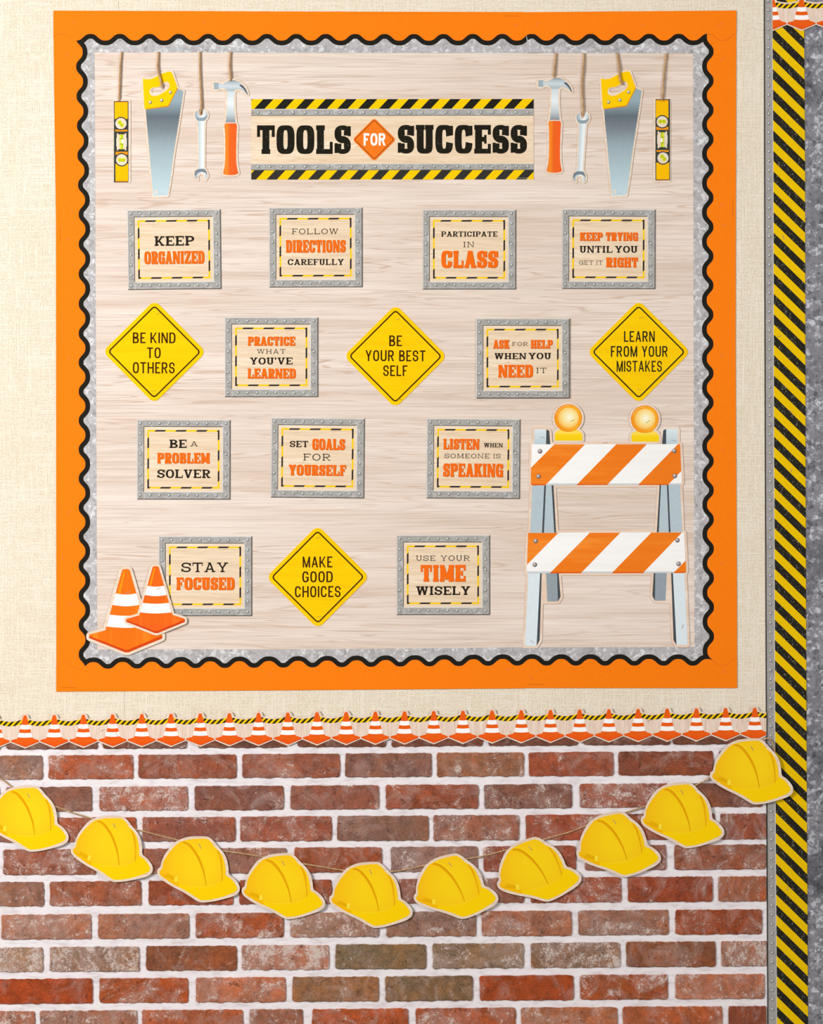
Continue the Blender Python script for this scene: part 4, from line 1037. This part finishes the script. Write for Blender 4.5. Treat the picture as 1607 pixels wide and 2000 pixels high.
# hammer
ho = (452, 250); hm = thing('claw_hammer_cutout', 'paper claw hammer with orange grip, just left of the banner', 'hammer cut-out', *ho, group='claw hammer cut-outs')
head = ZT([(1276, 652), (1315, 650), (1325, 660), (1350, 660), (1375, 645), (1400, 634), (1440, 632), (1475, 645), (1510, 675), (1532, 710), (1541, 740), (1533, 742), (1510, 716), (1482, 700), (1455, 702), (1434, 718), (1382, 718), (1366, 700), (1348, 690), (1325, 690), (1315, 703), (1276, 703)])
shaft = ZT([(1384, 712), (1434, 712), (1436, 850), (1446, 962), (1370, 962), (1380, 850)])
grip2 = smooth(ZT([(1366, 968), (1450, 968), (1454, 1050), (1451, 1180), (1453, 1280), (1464, 1345), (1465, 1363), (1435, 1374), (1380, 1374), (1352, 1364), (1352, 1350), (1364, 1280), (1367, 1160), (1365, 1050)]), 3)
mb = MB(ho); mb.add(grow([head, shaft, grip2], 3.6), 1.4, 2.3, RW); mb.obj('backing', hm)
hz = lambda y: (ho[1] - y) / 1000
M['hsteel'] = stops_mat('hammer_steel', [(0, (128, 140, 148)), (.25, (190, 202, 208)), (.6, (232, 240, 242)), (1, (206, 220, 226))], 2, hz(240), hz(178), .5)
M['hhead'] = stops_mat('hammer_head', [(0, (214, 224, 230)), (.3, (172, 186, 194)), (.6, (206, 218, 224)), (.85, (176, 190, 198)), (1, (120, 132, 140))], 2, hz(186), hz(157), .5)
M['hgrip'] = stops_mat('hammer_grip', [(0, (232, 106, 14)), (.2, (250, 140, 30)), (.45, (236, 100, 16)), (.85, (246, 96, 24)), (1, (224, 90, 14))], 0, (1352 / 4.0175 + 100 - ho[0]) / 1000, (1464 / 4.0175 + 100 - ho[0]) / 1000)
mb = MB(ho); mb.add([shaft], None, 2.42, M['hsteel']); mb.obj('shaft', hm)
mb = MB(ho); mb.add([head], 2.3, 2.5, M['hhead']); hd = mb.obj('head', hm)
mb = MB(ho); mb.add([ZT([(1276, 652), (1313, 651), (1313, 703), (1276, 703)])], None, 2.54, ink((160, 176, 186))); mb.add([smooth(ZT([(1476, 672), (1510, 700), (1537, 742), (1541, 738), (1522, 695), (1496, 668)]), 3)], None, 2.55, ink((86, 92, 98))); mb.obj('face_and_claw', hd)
mb = MB(ho); mb.add([grip2], None, 2.46, M['hgrip']); gg = mb.obj('grip', hm)
mb = MB(ho); mb.add([ZT([(1369, 962), (1447, 962), (1449, 969), (1367, 969)])], None, 2.5, ink((216, 218, 218))); mb.obj('collar', gg)
h2_ = copy_tree(hm); at(h2_, 1084.4, 245.3, .6); h2_['label'] = 'paper claw hammer with orange grip, just right of the banner'

# ------------------------------------------------------------------ cones
# template in crop units of the big cone: bottom tip (425,1060); scaled to px
KX = 4.343
def cone_shapes(k, e=1.0):
    """k = px per template px (1 = the large cone); origin = bottom tip"""
    T_ = lambda pts: [((x - 420) / KX * k, (y - 1060) / KX * k) for x, y in pts]
    xl = lambda y: 385 - (y - 365) * .276; xr = lambda y: 452 + (y - 365) * .283
    def curve(y, sag=10):
        return [(xl(y) + (xr(y) - xl(y)) * i / 8, y + sag * math.sin(math.pi * i / 8)) for i in range(9)]
    def bandp(y0, y1): return T_(curve(y0) + curve(y1, 12)[::-1])
    body = T_([(385, 366), (391, 358), (402, 354), (434, 354), (446, 358), (452, 367)] + [(xr(870), 862)] + curve(880, 24)[::-1] + [(xl(870), 866)])
    basep = T_([(106, 914), (112, 908), (248, 872), (596, 866), (716, 905), (727, 914), (727, 932), (432, 1056), (410, 1056), (106, 932)])
    edge = T_([(106, 938 - 18 * e), (410, 1058 - 22 * e), (432, 1060 - 22 * e), (727, 938 - 22 * e), (727, 938), (722, 944), (440, 1060), (412, 1060), (110, 940), (106, 936)])
    w1 = bandp(560, 657); w2 = bandp(740, 840)
    lit = T_([(400, 372), (412, 372), (372, 560), (350, 560)])
    skirt = T_([(xl(840), 840)] + curve(842, 12) + [(610, 925)] + [(560, 955), (420, 968), (300, 955), (232, 925)])
    return dict(body=body, base=basep, edge=edge, w1=w1, w2=w2, lit=lit, skirt=skirt)
CO1, CO2, CO3 = (243, 118, 24), (240, 106, 20), (246, 108, 24)
def cone_mats(tag, b1, b2, e):
    m = wood_mat(tag + '_body', b1, tuple(int(v * .94) for v in b1), (255, min(255, b1[1] + 22), b1[2] + 14), 90, 9, 2, .2, .3)
    n = wood_mat(tag + '_base', b2, tuple(int(v * .94) for v in b2), (255, min(255, b2[1] + 24), b2[2] + 14), 90, 9, 2, .2, .3)
    return dict(body=m, base=n, edge=ink(e), white=ink((255, 253, 252), .01), lit=ink((255, 150, 20)), skirt=ink((min(255, b2[0] - 6), b2[1] - 14, b2[2]), .06))
big = cone_mats('large_cone', (242, 118, 22), (250, 118, 20), (214, 72, 16)); small = cone_mats('small_cone', (240, 106, 24), (244, 102, 26), (210, 70, 20))
for m_ in (big, small): m_['skirt'] = m_['body']
def big_cone(x, y, k, label, mt, h, rimw, st):
    q = cone_shapes(k); t = thing('traffic_cone_cutout', label, 'cone cut-out', x, y, 'large traffic cone cut-outs')
    sil = [q['body'], q['base'], q['edge']]
    o = (0, 0)
    mb = MB(o); mb.add(grow(sil, rimw), h - .9, h, M['rimwood']); mb.obj('backing', t)
    mb = MB(o); mb.add([q['base']], None, h + .10, mt['base']); mb.add([q['edge']], None, h + .14, mt['edge']); mb.obj('base', t)
    mb = MB(o); mb.add([q['skirt']], None, h + .17, mt['skirt']); mb.add([q['body']], None, h + .2, mt['body']); bd = mb.obj('body', t)
    for w in ('w1', 'w2'): mb = MB(o); mb.add([q[w]], None, h + .27, mt['white']); mb.obj('white_band', bd)
    mb = MB(o); mb.add([q['lit']], None, h + .25, mt['lit']); mb.obj('sheen_stripe', bd)
    staple(t, o, *st, h + .2)
big_cone(246.7, 1274.0, 1.0, 'larger orange traffic cone cut-out at the lower left corner', big, 4.1, 5.4, (3, -117, -18))
big_cone(304.8, 1236.4, .803, 'smaller orange traffic cone cut-out overlapping the STAY FOCUSED card', small, 5.6, 4.2, (5, -87, -20))

# ------------------------------------------------------------------ cone borders
PIT = 56.94; KC = 61.8 / ((1060 - 354) / KX)
q = cone_shapes(KC, .5)
cm = cone_mats('border_cone', (240, 98, 22), (240, 92, 18), (196, 62, 20))
cm['skirt'] = cm['body']
def cone_meshes(xmin=-99, xmax=99):
    """cone and its two white bands, cut straight where the strip is trimmed"""
    ct = lambda p: clip(clip(p, 1, 0, xmin), -1, 0, -xmax)
    m_ = MB(); m_.add([ct(q['base'])], None, .10, cm['base']); m_.add([ct(q['edge'])], None, .12, cm['edge']); m_.add([ct(q['skirt'])], None, .14, cm['skirt']); m_.add([ct(q['body'])], 0, .16, cm['body'])
    out = [m_.mesh('cone')]
    for w in ('w1', 'w2'): m_ = MB(); m_.add([ct(q[w])], None, .22, cm['white']); out.append(m_.mesh('white_band'))
    return out
CONE = cone_meshes()
def cone_border(xs, y_of, xa, xb, label, h, staples=()):
    cx, cy = (xa + xb) / 2, y_of((xa + xb) / 2); o = (cx, cy - 30)
    t = thing('cone_border_strip', label, 'border strip', *o, group='traffic cone border strips')
    # outline: bumps over the tips, sagging rope between, zigzag below
    top, bot = [], []; x = xa
    def prof(x):
        d = abs(((x - xs[0] + PIT / 2) % PIT) - PIT / 2)
        u = (PIT / 2 - d) / (PIT / 2)
        sagy = -52.6 - 5.2 * u ** 1.7
        tip = -65.3
        if d < 5.0: ty = tip + .13 * d * d * .35
        elif d < 8.0: ty = tip + 1.2 + (d - 5) * 1.6
        else: ty = sagy
        ty = min(ty, sagy)
        by = 3.2 - 12.0 * d / (PIT / 2)
        tt = -49.4 - 6.0 * u ** 1.7; tb = -40.6 - 5.4 * u ** 1.7
        return ty, by, tt, tb
    T, B_, TT, TBo = [], [], [], []
    n = int((xb - xa) / 1.5)
    for i in range(n + 1):
        x = xa + (xb - xa) * i / n; y = y_of(x); a, b, c, d = prof(x)
        T.append((x, y + a)); B_.append((x, y + b)); TT.append((x, y + c)); TBo.append((x, y + d))
    strips = [[T[i], T[i + 1], B_[i + 1], B_[i]] for i in range(n)]
    mb = MB(o); mb.add([T + B_[::-1]], h - .6, h, M['stripwood']); mb.obj('backing', t)
    tape = TT + TBo[::-1]
    mb = MB(o); mb.add([tape], None, h + .05, ink((250, 206, 0), .03)); tp = mb.obj('hazard_tape', t)
    ps = []; per = 11.0
    ym = y_of((xa + xb) / 2)
    for i in range(n):
        seg = [TT[i], TT[i + 1], TBo[i + 1], TBo[i]]
        yy = y_of(TT[i][0])
        c = TT[i][0] + (TBo[i][1] - yy) * 0
        # "/" stripes: phase = x + y, clipped segment by segment
        s0 = min(p[0] + (p[1] - yy) for p in seg); s1_ = max(p[0] + (p[1] - yy) for p in seg)
        k = math.floor((s0 - xs[0]) / per)
        while xs[0] + k * per < s1_:
            c0 = xs[0] + k * per + yy
            r_ = band(seg, 1, 1, c0, c0 + per * .5)
            if len(r_) > 2: ps.append(r_)
            k += 1
    mb = MB(o); mb.add(ps, None, h + .1, ink((44, 36, 26), .1, .04)); mb.obj('black_stripes', tp)
    for x in xs:
        ms = CONE if x - 28 > xa and x + 28 < xb else cone_meshes(max(-99, xa + .3 - x), min(99, xb - .3 - x))
        c = link('cone', ms[0], t); c.location = ((x - o[0]) / 1000, -(h + .0) / 1000, (o[1] - y_of(x)) / 1000)
        for m_ in ms[1:]: link('white_band', m_, c)
    for (x, y, a) in staples: staple(t, o, x, y, a, h + .2)
yb_ = lambda x: 1458.6 - .0104 * (x - 50)
cone_border([49.8 + PIT * i for i in range(-11, 26)], yb_, -600, 1495.7, 'long border of small traffic cones and hazard tape above the brick wall', 4.9,
    [(201, 1426, -20), (229, 1434, 60), (386, 1415, -40), (1267.5, 1407, -18), (1462, 1408.5, 10)])
yt_ = lambda x: 57.8 - .004 * (x - 1560)
cone_border([1507.8 + PIT * i for i in range(0, 14)], yt_, 1507.9, 2250, 'short border of small traffic cones at the top right corner', 2.9)

# ------------------------------------------------------------------ barricade
Z7 = Z(1010, 770, 4.464); Z8 = Z(1000, 1020, 4.343)
ba_o = (1185, 1050); bar = thing('barricade_cutout', 'orange and white striped road barricade cut-out on grey legs, lower right', 'barricade cut-out', *ba_o)
board1 = Z7([(127, 437), (1417, 435), (1434, 775), (1425, 790), (130, 795), (117, 785)]); board2 = Z8([(135, 90), (1457, 85), (1474, 415), (1465, 430), (125, 433), (122, 415)])
legs = dict(
 light=[Z7([(150, 305), (253, 308), (250, 440), (147, 440)]), Z7([(1297, 303), (1395, 303), (1398, 440), (1297, 440)])],
 mid=[Z7([(130, 790), (235, 790), (215, 1210), (113, 1210)]), Z7([(1317, 788), (1418, 788), (1437, 1210), (1335, 1210)]), Z7([(250, 790), (298, 790), (322, 1210), (232, 1210)]), Z7([(1252, 788), (1303, 788), (1320, 1210), (1232, 1210)])],
 low=[Z8([(137, 430), (237, 430), (207, 1048), (108, 1048)]), Z8([(1362, 428), (1460, 428), (1487, 1040), (1393, 1040)])],
 back=[Z8([(287, 430), (380, 430), (388, 672), (298, 672)]), Z8([(1213, 428), (1310, 428), (1300, 665), (1210, 665)])],
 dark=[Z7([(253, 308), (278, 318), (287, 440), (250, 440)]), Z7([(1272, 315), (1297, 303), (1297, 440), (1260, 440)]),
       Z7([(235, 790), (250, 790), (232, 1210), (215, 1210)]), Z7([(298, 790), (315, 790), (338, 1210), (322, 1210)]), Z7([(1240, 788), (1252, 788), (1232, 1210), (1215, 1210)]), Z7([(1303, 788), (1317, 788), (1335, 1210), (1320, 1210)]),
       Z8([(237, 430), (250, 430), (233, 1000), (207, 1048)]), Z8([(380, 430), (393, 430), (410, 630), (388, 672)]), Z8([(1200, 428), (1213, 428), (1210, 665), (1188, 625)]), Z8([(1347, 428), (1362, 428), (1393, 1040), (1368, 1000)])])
allp = [board1, board2] + sum(legs.values(), [])
fill = [Z8([(237, 430), (300, 430), (300, 672), (225, 672)]), Z8([(1300, 430), (1365, 430), (1370, 672), (1300, 672)])]
mb = MB(ba_o); mb.add(grow(allp + fill, 4.7, 8), 1.5, 2.3, wood_mat('barricade_rim', (236, 212, 192), (224, 194, 170), (242, 226, 212), 10, 190, 2, .4, .5)); mb.obj('backing', bar)
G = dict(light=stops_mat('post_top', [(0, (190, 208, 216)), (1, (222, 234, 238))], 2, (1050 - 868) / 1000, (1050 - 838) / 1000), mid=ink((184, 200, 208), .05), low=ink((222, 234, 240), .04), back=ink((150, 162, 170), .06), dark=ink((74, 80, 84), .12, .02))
gl_ = []
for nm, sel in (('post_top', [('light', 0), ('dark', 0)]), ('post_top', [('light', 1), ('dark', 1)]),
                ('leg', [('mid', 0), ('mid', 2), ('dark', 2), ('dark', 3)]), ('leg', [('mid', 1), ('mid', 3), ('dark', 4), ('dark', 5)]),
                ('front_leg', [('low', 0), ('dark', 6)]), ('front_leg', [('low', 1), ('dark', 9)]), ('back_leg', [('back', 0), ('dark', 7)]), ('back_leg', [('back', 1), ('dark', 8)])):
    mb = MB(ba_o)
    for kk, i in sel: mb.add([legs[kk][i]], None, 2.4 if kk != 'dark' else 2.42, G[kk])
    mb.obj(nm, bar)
WH = wood_mat('barricade_white', (252, 251, 250), (240, 238, 236), (254, 254, 254), 8, 200, 2, .3, .15)
OG = wood_mat('barricade_orange', (244, 128, 30), (238, 118, 24), (250, 146, 50), 8, 200, 2, .3, .3)
bolt = [ink((110, 96, 92)), ink((156, 144, 144)), ink((214, 206, 208))]
for (bd_, oranges, bolts, lip) in (
    (board1, [Z7([(322, 437), (590, 437), (245, 793), (130, 795), (117, 785), (120, 640)]), Z7([(862, 437), (1128, 436), (782, 791), (515, 792)]), Z7([(1400, 435), (1417, 435), (1428, 670), (1312, 791), (1052, 791)])],
     Z7([(195, 495), (183, 715), (1365, 492), (1370, 710)]), Z7([(118, 783), (1434, 776), (1425, 790), (130, 795)])),
    (board2, [Z8([(135, 90), (392, 90), (125, 360)]), Z8([(658, 89), (917, 88), (582, 432), (318, 433)]), Z8([(1180, 87), (1440, 86), (1108, 431), (843, 432)]), Z8([(1470, 325), (1474, 415), (1465, 430), (1365, 431)])],
     Z8([(197, 157), (190, 357), (1398, 150), (1408, 350)]), Z8([(122, 421), (1474, 416), (1465, 430), (125, 433)]))):
    mb = MB(ba_o); mb.add([bd_], 2.3, 2.6, WH); b_ = mb.obj('board', bar)
    mb = MB(ba_o); mb.add(oranges, None, 2.66, OG); mb.obj('orange_stripes', b_)
    mb = MB(ba_o); mb.add([band(bd_, 0, 1, min(p[1] for p in lip) + .2, 1e5)], None, 2.64, ink((208, 214, 218)))
    mb.add([band(o_, 0, 1, max(p[1] for p in lip) - 3.0, 1e5) for o_ in oranges if len(band(o_, 0, 1, max(p[1] for p in lip) - 3.0, 1e5)) > 2], None, 2.69, ink((226, 96, 16))); mb.obj('lower_lip', b_)
    for x, y in bolts:
        mb = MB(ba_o); mb.dome(x, y, 4.6, 2.6, 4.2, bolt, 14); mb.obj('bolt', b_)
for (x, y, a, F) in ((220, 377, 8, Z7), (1360, 404, 14, Z7), (768, 424, -5, Z7), (170, 1012, 38, Z8), (1444, 887, -66, Z8)):
    staple(bar, ba_o, *F([(x, y)])[0], a, 2.5)
# warning lamps
GRID = None
def lamp_mat():
    m, nt, b = new_mat('lamp_lens', .5, .3)
    v = coords(nt); sep = N(nt, 'ShaderNodeSeparateXYZ'); nt.links.new(v, sep.inputs[0])
    k = 2 * math.pi / .0034
    a = math_(nt, 'SINE', math_(nt, 'MULTIPLY', sep.outputs[0], k)); c_ = math_(nt, 'SINE', math_(nt, 'MULTIPLY', sep.outputs[2], k))
    g = math_(nt, 'MAXIMUM', a, c_)
    ln = N(nt, 'ShaderNodeVectorMath'); ln.operation = 'DISTANCE'; nt.links.new(v, ln.inputs[0]); ln.inputs[1].default_value = (.002, -.004, .002)
    d = math_(nt, 'MULTIPLY', ln.outputs['Value'], 46)
    base_ = ramp(nt, d, [(.1, L4((255, 252, 222))), (.5, L4((255, 240, 170))), (.85, L4((254, 218, 120))), (1, L4((250, 184, 70)))])
    msk = math_(nt, 'MULTIPLY', math_(nt, 'MULTIPLY', g, .42), d)
    c = mix(nt, msk, base_, L4((246, 160, 50)))
    nt.links.new(c, b.inputs['Base Color']); return m
LM = lamp_mat()
lo2 = (0, 0)
def lamp(x, y, label, st):
    """origin = middle of the globe"""
    t = thing('warning_lamp_cutout', label, 'lamp cut-out', x, y, 'amber warning lamp cut-outs')
    foot = smooth([(-25.6, 44), (-26, 33), (-24, 27), (-15, 22.5), (0, 20), (15, 22.5), (24, 27), (27.4, 33), (27.4, 44)], 3, False)
    mb = MB(lo2); mb.add(grow([disc(0, 0, 26.9, 40), foot], 3.9), 2.5, 3.3, M['rimwood']); mb.obj('backing', t)
    fm = stops_mat('lamp_foot', [(0, (250, 208, 0)), (.5, (252, 214, 0)), (.75, (255, 226, 90)), (1, (250, 200, 0))], 2, -.044, -.022)
    mb = MB(lo2); mb.add([foot], None, 3.4, fm); mb.obj('foot', t)
    rm = stops_mat('lamp_rim', [(0, (246, 152, 6)), (.4, (250, 156, 6)), (.8, (253, 180, 30)), (1, (248, 156, 14))], 0, -.027, .027)
    mb = MB(lo2); mb.add([disc(0, 0, 26.9, 44)], None, 3.45, ink((226, 118, 24))); mb.add([disc(0, 0, 26.1, 44)], None, 3.5, rm)
    arc = [(24.6 * math.cos(R(a)), 24.6 * math.sin(R(a))) for a in range(195, 276, 6)] + [(23.4 * math.cos(R(a)), 23.4 * math.sin(R(a))) for a in range(275, 194, -6)]
    mb.add([arc], None, 3.54, ink((255, 206, 110))); gl = mb.obj('amber_rim', t)
    mb = MB(lo2); mb.add([disc(0, 0, 21, 40)], None, 3.58, ink((250, 176, 60))); mb.add([disc(0, 0, 20.4, 40)], None, 3.62, LM); mb.obj('lens', gl)
    staple(t, lo2, *st, 3.6, ink((150, 150, 60)))
lamp(1109.3, 816.6, 'round amber warning lamp on the left end of the barricade', (8, 5, -25))
lamp(1258.7, 818.9, 'round amber warning lamp on the right end of the barricade', (6, 5, -38))

# ------------------------------------------------------------------ hard hats on their string
gp_ = [(-150, 1465, 4.6), (-60, 1495, 4.6), (0, 1519.5, 4.8), (26, 1537, 4.8), (70, 1558, 4.8), (104.5, 1572.7, 4.8), (139.4, 1585.6, 4.8), (179, 1597.6, 4.8), (225, 1610, 4.8), (266.8, 1619.5, 4.8), (320, 1633.4, 4.8), (351, 1641, 4.8), (395, 1652, 4.8), (438.5, 1661.8, 4.8), (470, 1665.8, 4.8), (509, 1672.5, 4.8), (550, 1680, 4.8), (595.8, 1687, 4.8), (671.4, 1699.4, 4.8), (715, 1704, 4.8), (762, 1702, 4.8), (802, 1696, 4.8), (827.6, 1690, 4.8), (870, 1684, 4.8), (911.6, 1677, 4.8), (940, 1672, 4.8), (987, 1660, 4.8), (1025, 1650, 4.8), (1065.5, 1638, 4.8), (1111, 1624.8, 4.8), (1139.5, 1614, 4.8), (1180, 1600, 4.8), (1220, 1586.8, 4.8), (1257, 1575, 4.8), (1310, 1555, 4.8), (1359.5, 1532.4, 4.8), (1384.7, 1519, 5), (1420, 1490, 5.4), (1460, 1455, 6.0), (1488, 1443.5, 6.2), (1500.6, 1442.6, 6), (1507.3, 1450, 5.4), (1511, 1461.7, 5), (1511.7, 1480, 4.4)]
rope('twine_garland', [(x, y, max(h, 4.9)) for x, y, h in gp_], 1.75, 'long thin twine sagging across the bricks behind the hard hats', pitch=7)

ZH = Z(0, 1500, 5.022)
hb = ZH([(698, 800)])[0]; hat_ang = 12.95
def H_(pts):   # crop coordinates -> local, brim line turned level
    return rot_pts([(x - hb[0], y - hb[1]) for x, y in ZH(pts)], 0, 0, 0)
back = smooth(H_([(930, 490), (990, 470), (1080, 462), (1180, 466), (1225, 480), (1265, 520), (1295, 560), (1330, 600), (1365, 650), (1388, 710), (1397, 780), (1402, 842), (1440, 875), (1475, 915), (1501, 965), (1500, 1005), (1480, 1035), (1430, 1062), (1330, 1088), (1220, 1108), (1130, 1112), (1080, 1096), (1010, 1047), (940, 1002), (840, 945), (760, 890), (710, 840), (698, 800), (706, 770), (731, 750), (745, 700), (780, 630), (830, 565), (880, 515)]), 3)
shell = smooth(H_([(950, 505), (1040, 489), (1130, 487), (1196, 492), (1238, 524), (1270, 575), (1310, 612), (1345, 670), (1363, 740), (1371, 800), (1372, 855), (1420, 890), (1455, 935), (1475, 975), (1470, 1000), (1445, 1022), (1340, 1060), (1220, 1086), (1140, 1090), (1100, 1080), (1030, 1030), (960, 985), (860, 930), (780, 872), (730, 832), (721, 797), (748, 768), (760, 710), (800, 640), (860, 570), (915, 522)]), 3)
brim = smooth(H_([(905, 918), (1000, 946), (1100, 955), (1170, 953), (1250, 942), (1320, 915), (1372, 862)]), 4, False) + smooth(H_([(1376, 858), (1420, 890), (1455, 935), (1475, 975), (1470, 1000), (1445, 1022), (1340, 1060), (1220, 1086), (1140, 1090), (1100, 1080), (1030, 1030), (960, 985), (905, 950)]), 3, False)
under = smooth(H_([(722, 800), (740, 812), (800, 862), (905, 920), (905, 950), (860, 930), (780, 872), (730, 832)]), 2)
crest = smooth(H_([(945, 518), (1000, 543), (1050, 600), (1097, 680), (1133, 770), (1157, 860), (1170, 953)]), 4, False) + smooth(H_([(1176, 953), (1170, 880), (1157, 790), (1128, 690), (1083, 602), (1030, 533), (978, 507)]), 4, False)
crest_l = smooth(H_([(978, 507), (1030, 533), (1083, 602), (1128, 690), (1157, 790)]), 4, False) + smooth(H_([(1163, 790), (1138, 686), (1094, 598), (1042, 530), (996, 503)]), 4, False)
r2_ = smooth(H_([(1284, 600), (1308, 660), (1322, 740), (1328, 830), (1325, 912)]), 4, False) + smooth(H_([(1333, 910), (1337, 830), (1336, 740), (1330, 680), (1308, 618)]), 4, False)
r3_ = smooth(H_([(1284, 600), (1308, 618), (1330, 680), (1336, 740)]), 4, False) + smooth(H_([(1352, 720), (1338, 662), (1308, 612)]), 4, False)
slot1 = H_([(790, 812), (866, 852), (868, 892), (782, 848)]); slot2 = H_([(866, 854), (901, 852), (893, 905), (863, 900)]); slot3 = H_([(745, 815), (790, 845), (788, 852), (768, 838)])
HY = new_mat('hat_shell')
def hat_mat():
    m, nt, b = new_mat('hat_yellow', .6, .2)
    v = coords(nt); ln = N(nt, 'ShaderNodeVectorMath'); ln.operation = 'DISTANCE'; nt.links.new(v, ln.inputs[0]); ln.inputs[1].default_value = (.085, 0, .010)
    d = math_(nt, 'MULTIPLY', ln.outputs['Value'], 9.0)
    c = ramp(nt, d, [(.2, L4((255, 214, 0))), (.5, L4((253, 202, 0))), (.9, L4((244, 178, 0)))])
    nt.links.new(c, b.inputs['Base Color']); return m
HM = hat_mat()
def flat(name, specs):
    m_ = MB()
    for polys, h0, h1, mat in specs: m_.add(polys, h0, h1, mat)
    return m_.mesh(name)
hatm = dict(
 backing=flat('backing', [([back], -.5, .5, M['rimwood'])]),
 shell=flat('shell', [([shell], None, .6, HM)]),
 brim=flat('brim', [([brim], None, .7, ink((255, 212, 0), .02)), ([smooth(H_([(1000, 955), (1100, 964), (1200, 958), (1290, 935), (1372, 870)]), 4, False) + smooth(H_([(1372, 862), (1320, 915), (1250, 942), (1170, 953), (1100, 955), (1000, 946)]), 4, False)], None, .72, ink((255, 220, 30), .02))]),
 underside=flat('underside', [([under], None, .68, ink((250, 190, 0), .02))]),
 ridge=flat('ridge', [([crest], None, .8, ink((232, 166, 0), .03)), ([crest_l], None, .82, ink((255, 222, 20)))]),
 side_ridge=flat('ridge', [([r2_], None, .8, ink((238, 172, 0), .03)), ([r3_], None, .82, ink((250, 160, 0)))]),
 clip=flat('accessory_clip', [([slot1], None, .85, ink((236, 178, 0))), ([slot3], None, .84, ink((236, 166, 0))), ([slot2], None, .9, ink((255, 226, 60)))]))
stp = MB(); (sx_, sy_), = H_([(1125, 560)]); stp.add([rot_pts(box(sx_ - 5, sy_ - .45, sx_ + 5, sy_ + .45), sx_, sy_, 66)], .6, 1.2, M['wire']); stp_me = stp.mesh('staple')
hats = [
 (139 - 165.5, 1659.3 - 55.5, 10.7, 'yellow hard hat cut-out cut off by the left edge'),
 (139, 1659.3, 12.95, 'second yellow hard hat cut-out from the left on the string'),
 (307.5, 1702, 11.2, 'third yellow hard hat cut-out from the left on the string'),
 (472.4, 1739.5, 8.0, 'fourth yellow hard hat cut-out from the left on the string'),
 (643, 1756, 8.4, 'yellow hard hat cut-out at the lowest point of the sagging string'),
 (808, 1754, -1.2, 'yellow hard hat cut-out tilted up, just right of the lowest one'),
 (970.8, 1729, -6.4, 'yellow hard hat cut-out tilted up most steeply, right of the middle'),
 (1125.2, 1667.5, 1.8, 'nearly level yellow hard hat cut-out, third from the right'),
 (1250.4, 1601.5, 7.8, 'yellow hard hat cut-out second from the right end'),
 (1385.2, 1513.8, 9.3, 'highest yellow hard hat cut-out, overlapping the hazard strip')]
for i, (x, y, a, lab) in enumerate(hats):
    t = thing('hard_hat_cutout', lab, 'hard hat cut-out', x, y, 'yellow hard hat cut-outs on the string', rot=a - hat_ang, h=8.6 if i == 9 else 7.4)
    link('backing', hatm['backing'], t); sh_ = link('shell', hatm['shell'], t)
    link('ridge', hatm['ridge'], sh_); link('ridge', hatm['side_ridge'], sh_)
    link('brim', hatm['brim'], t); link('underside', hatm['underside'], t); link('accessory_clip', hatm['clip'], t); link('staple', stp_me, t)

# drop unused template materials
for m in list(bpy.data.materials):
    if m.users == 0: bpy.data.materials.remove(m)
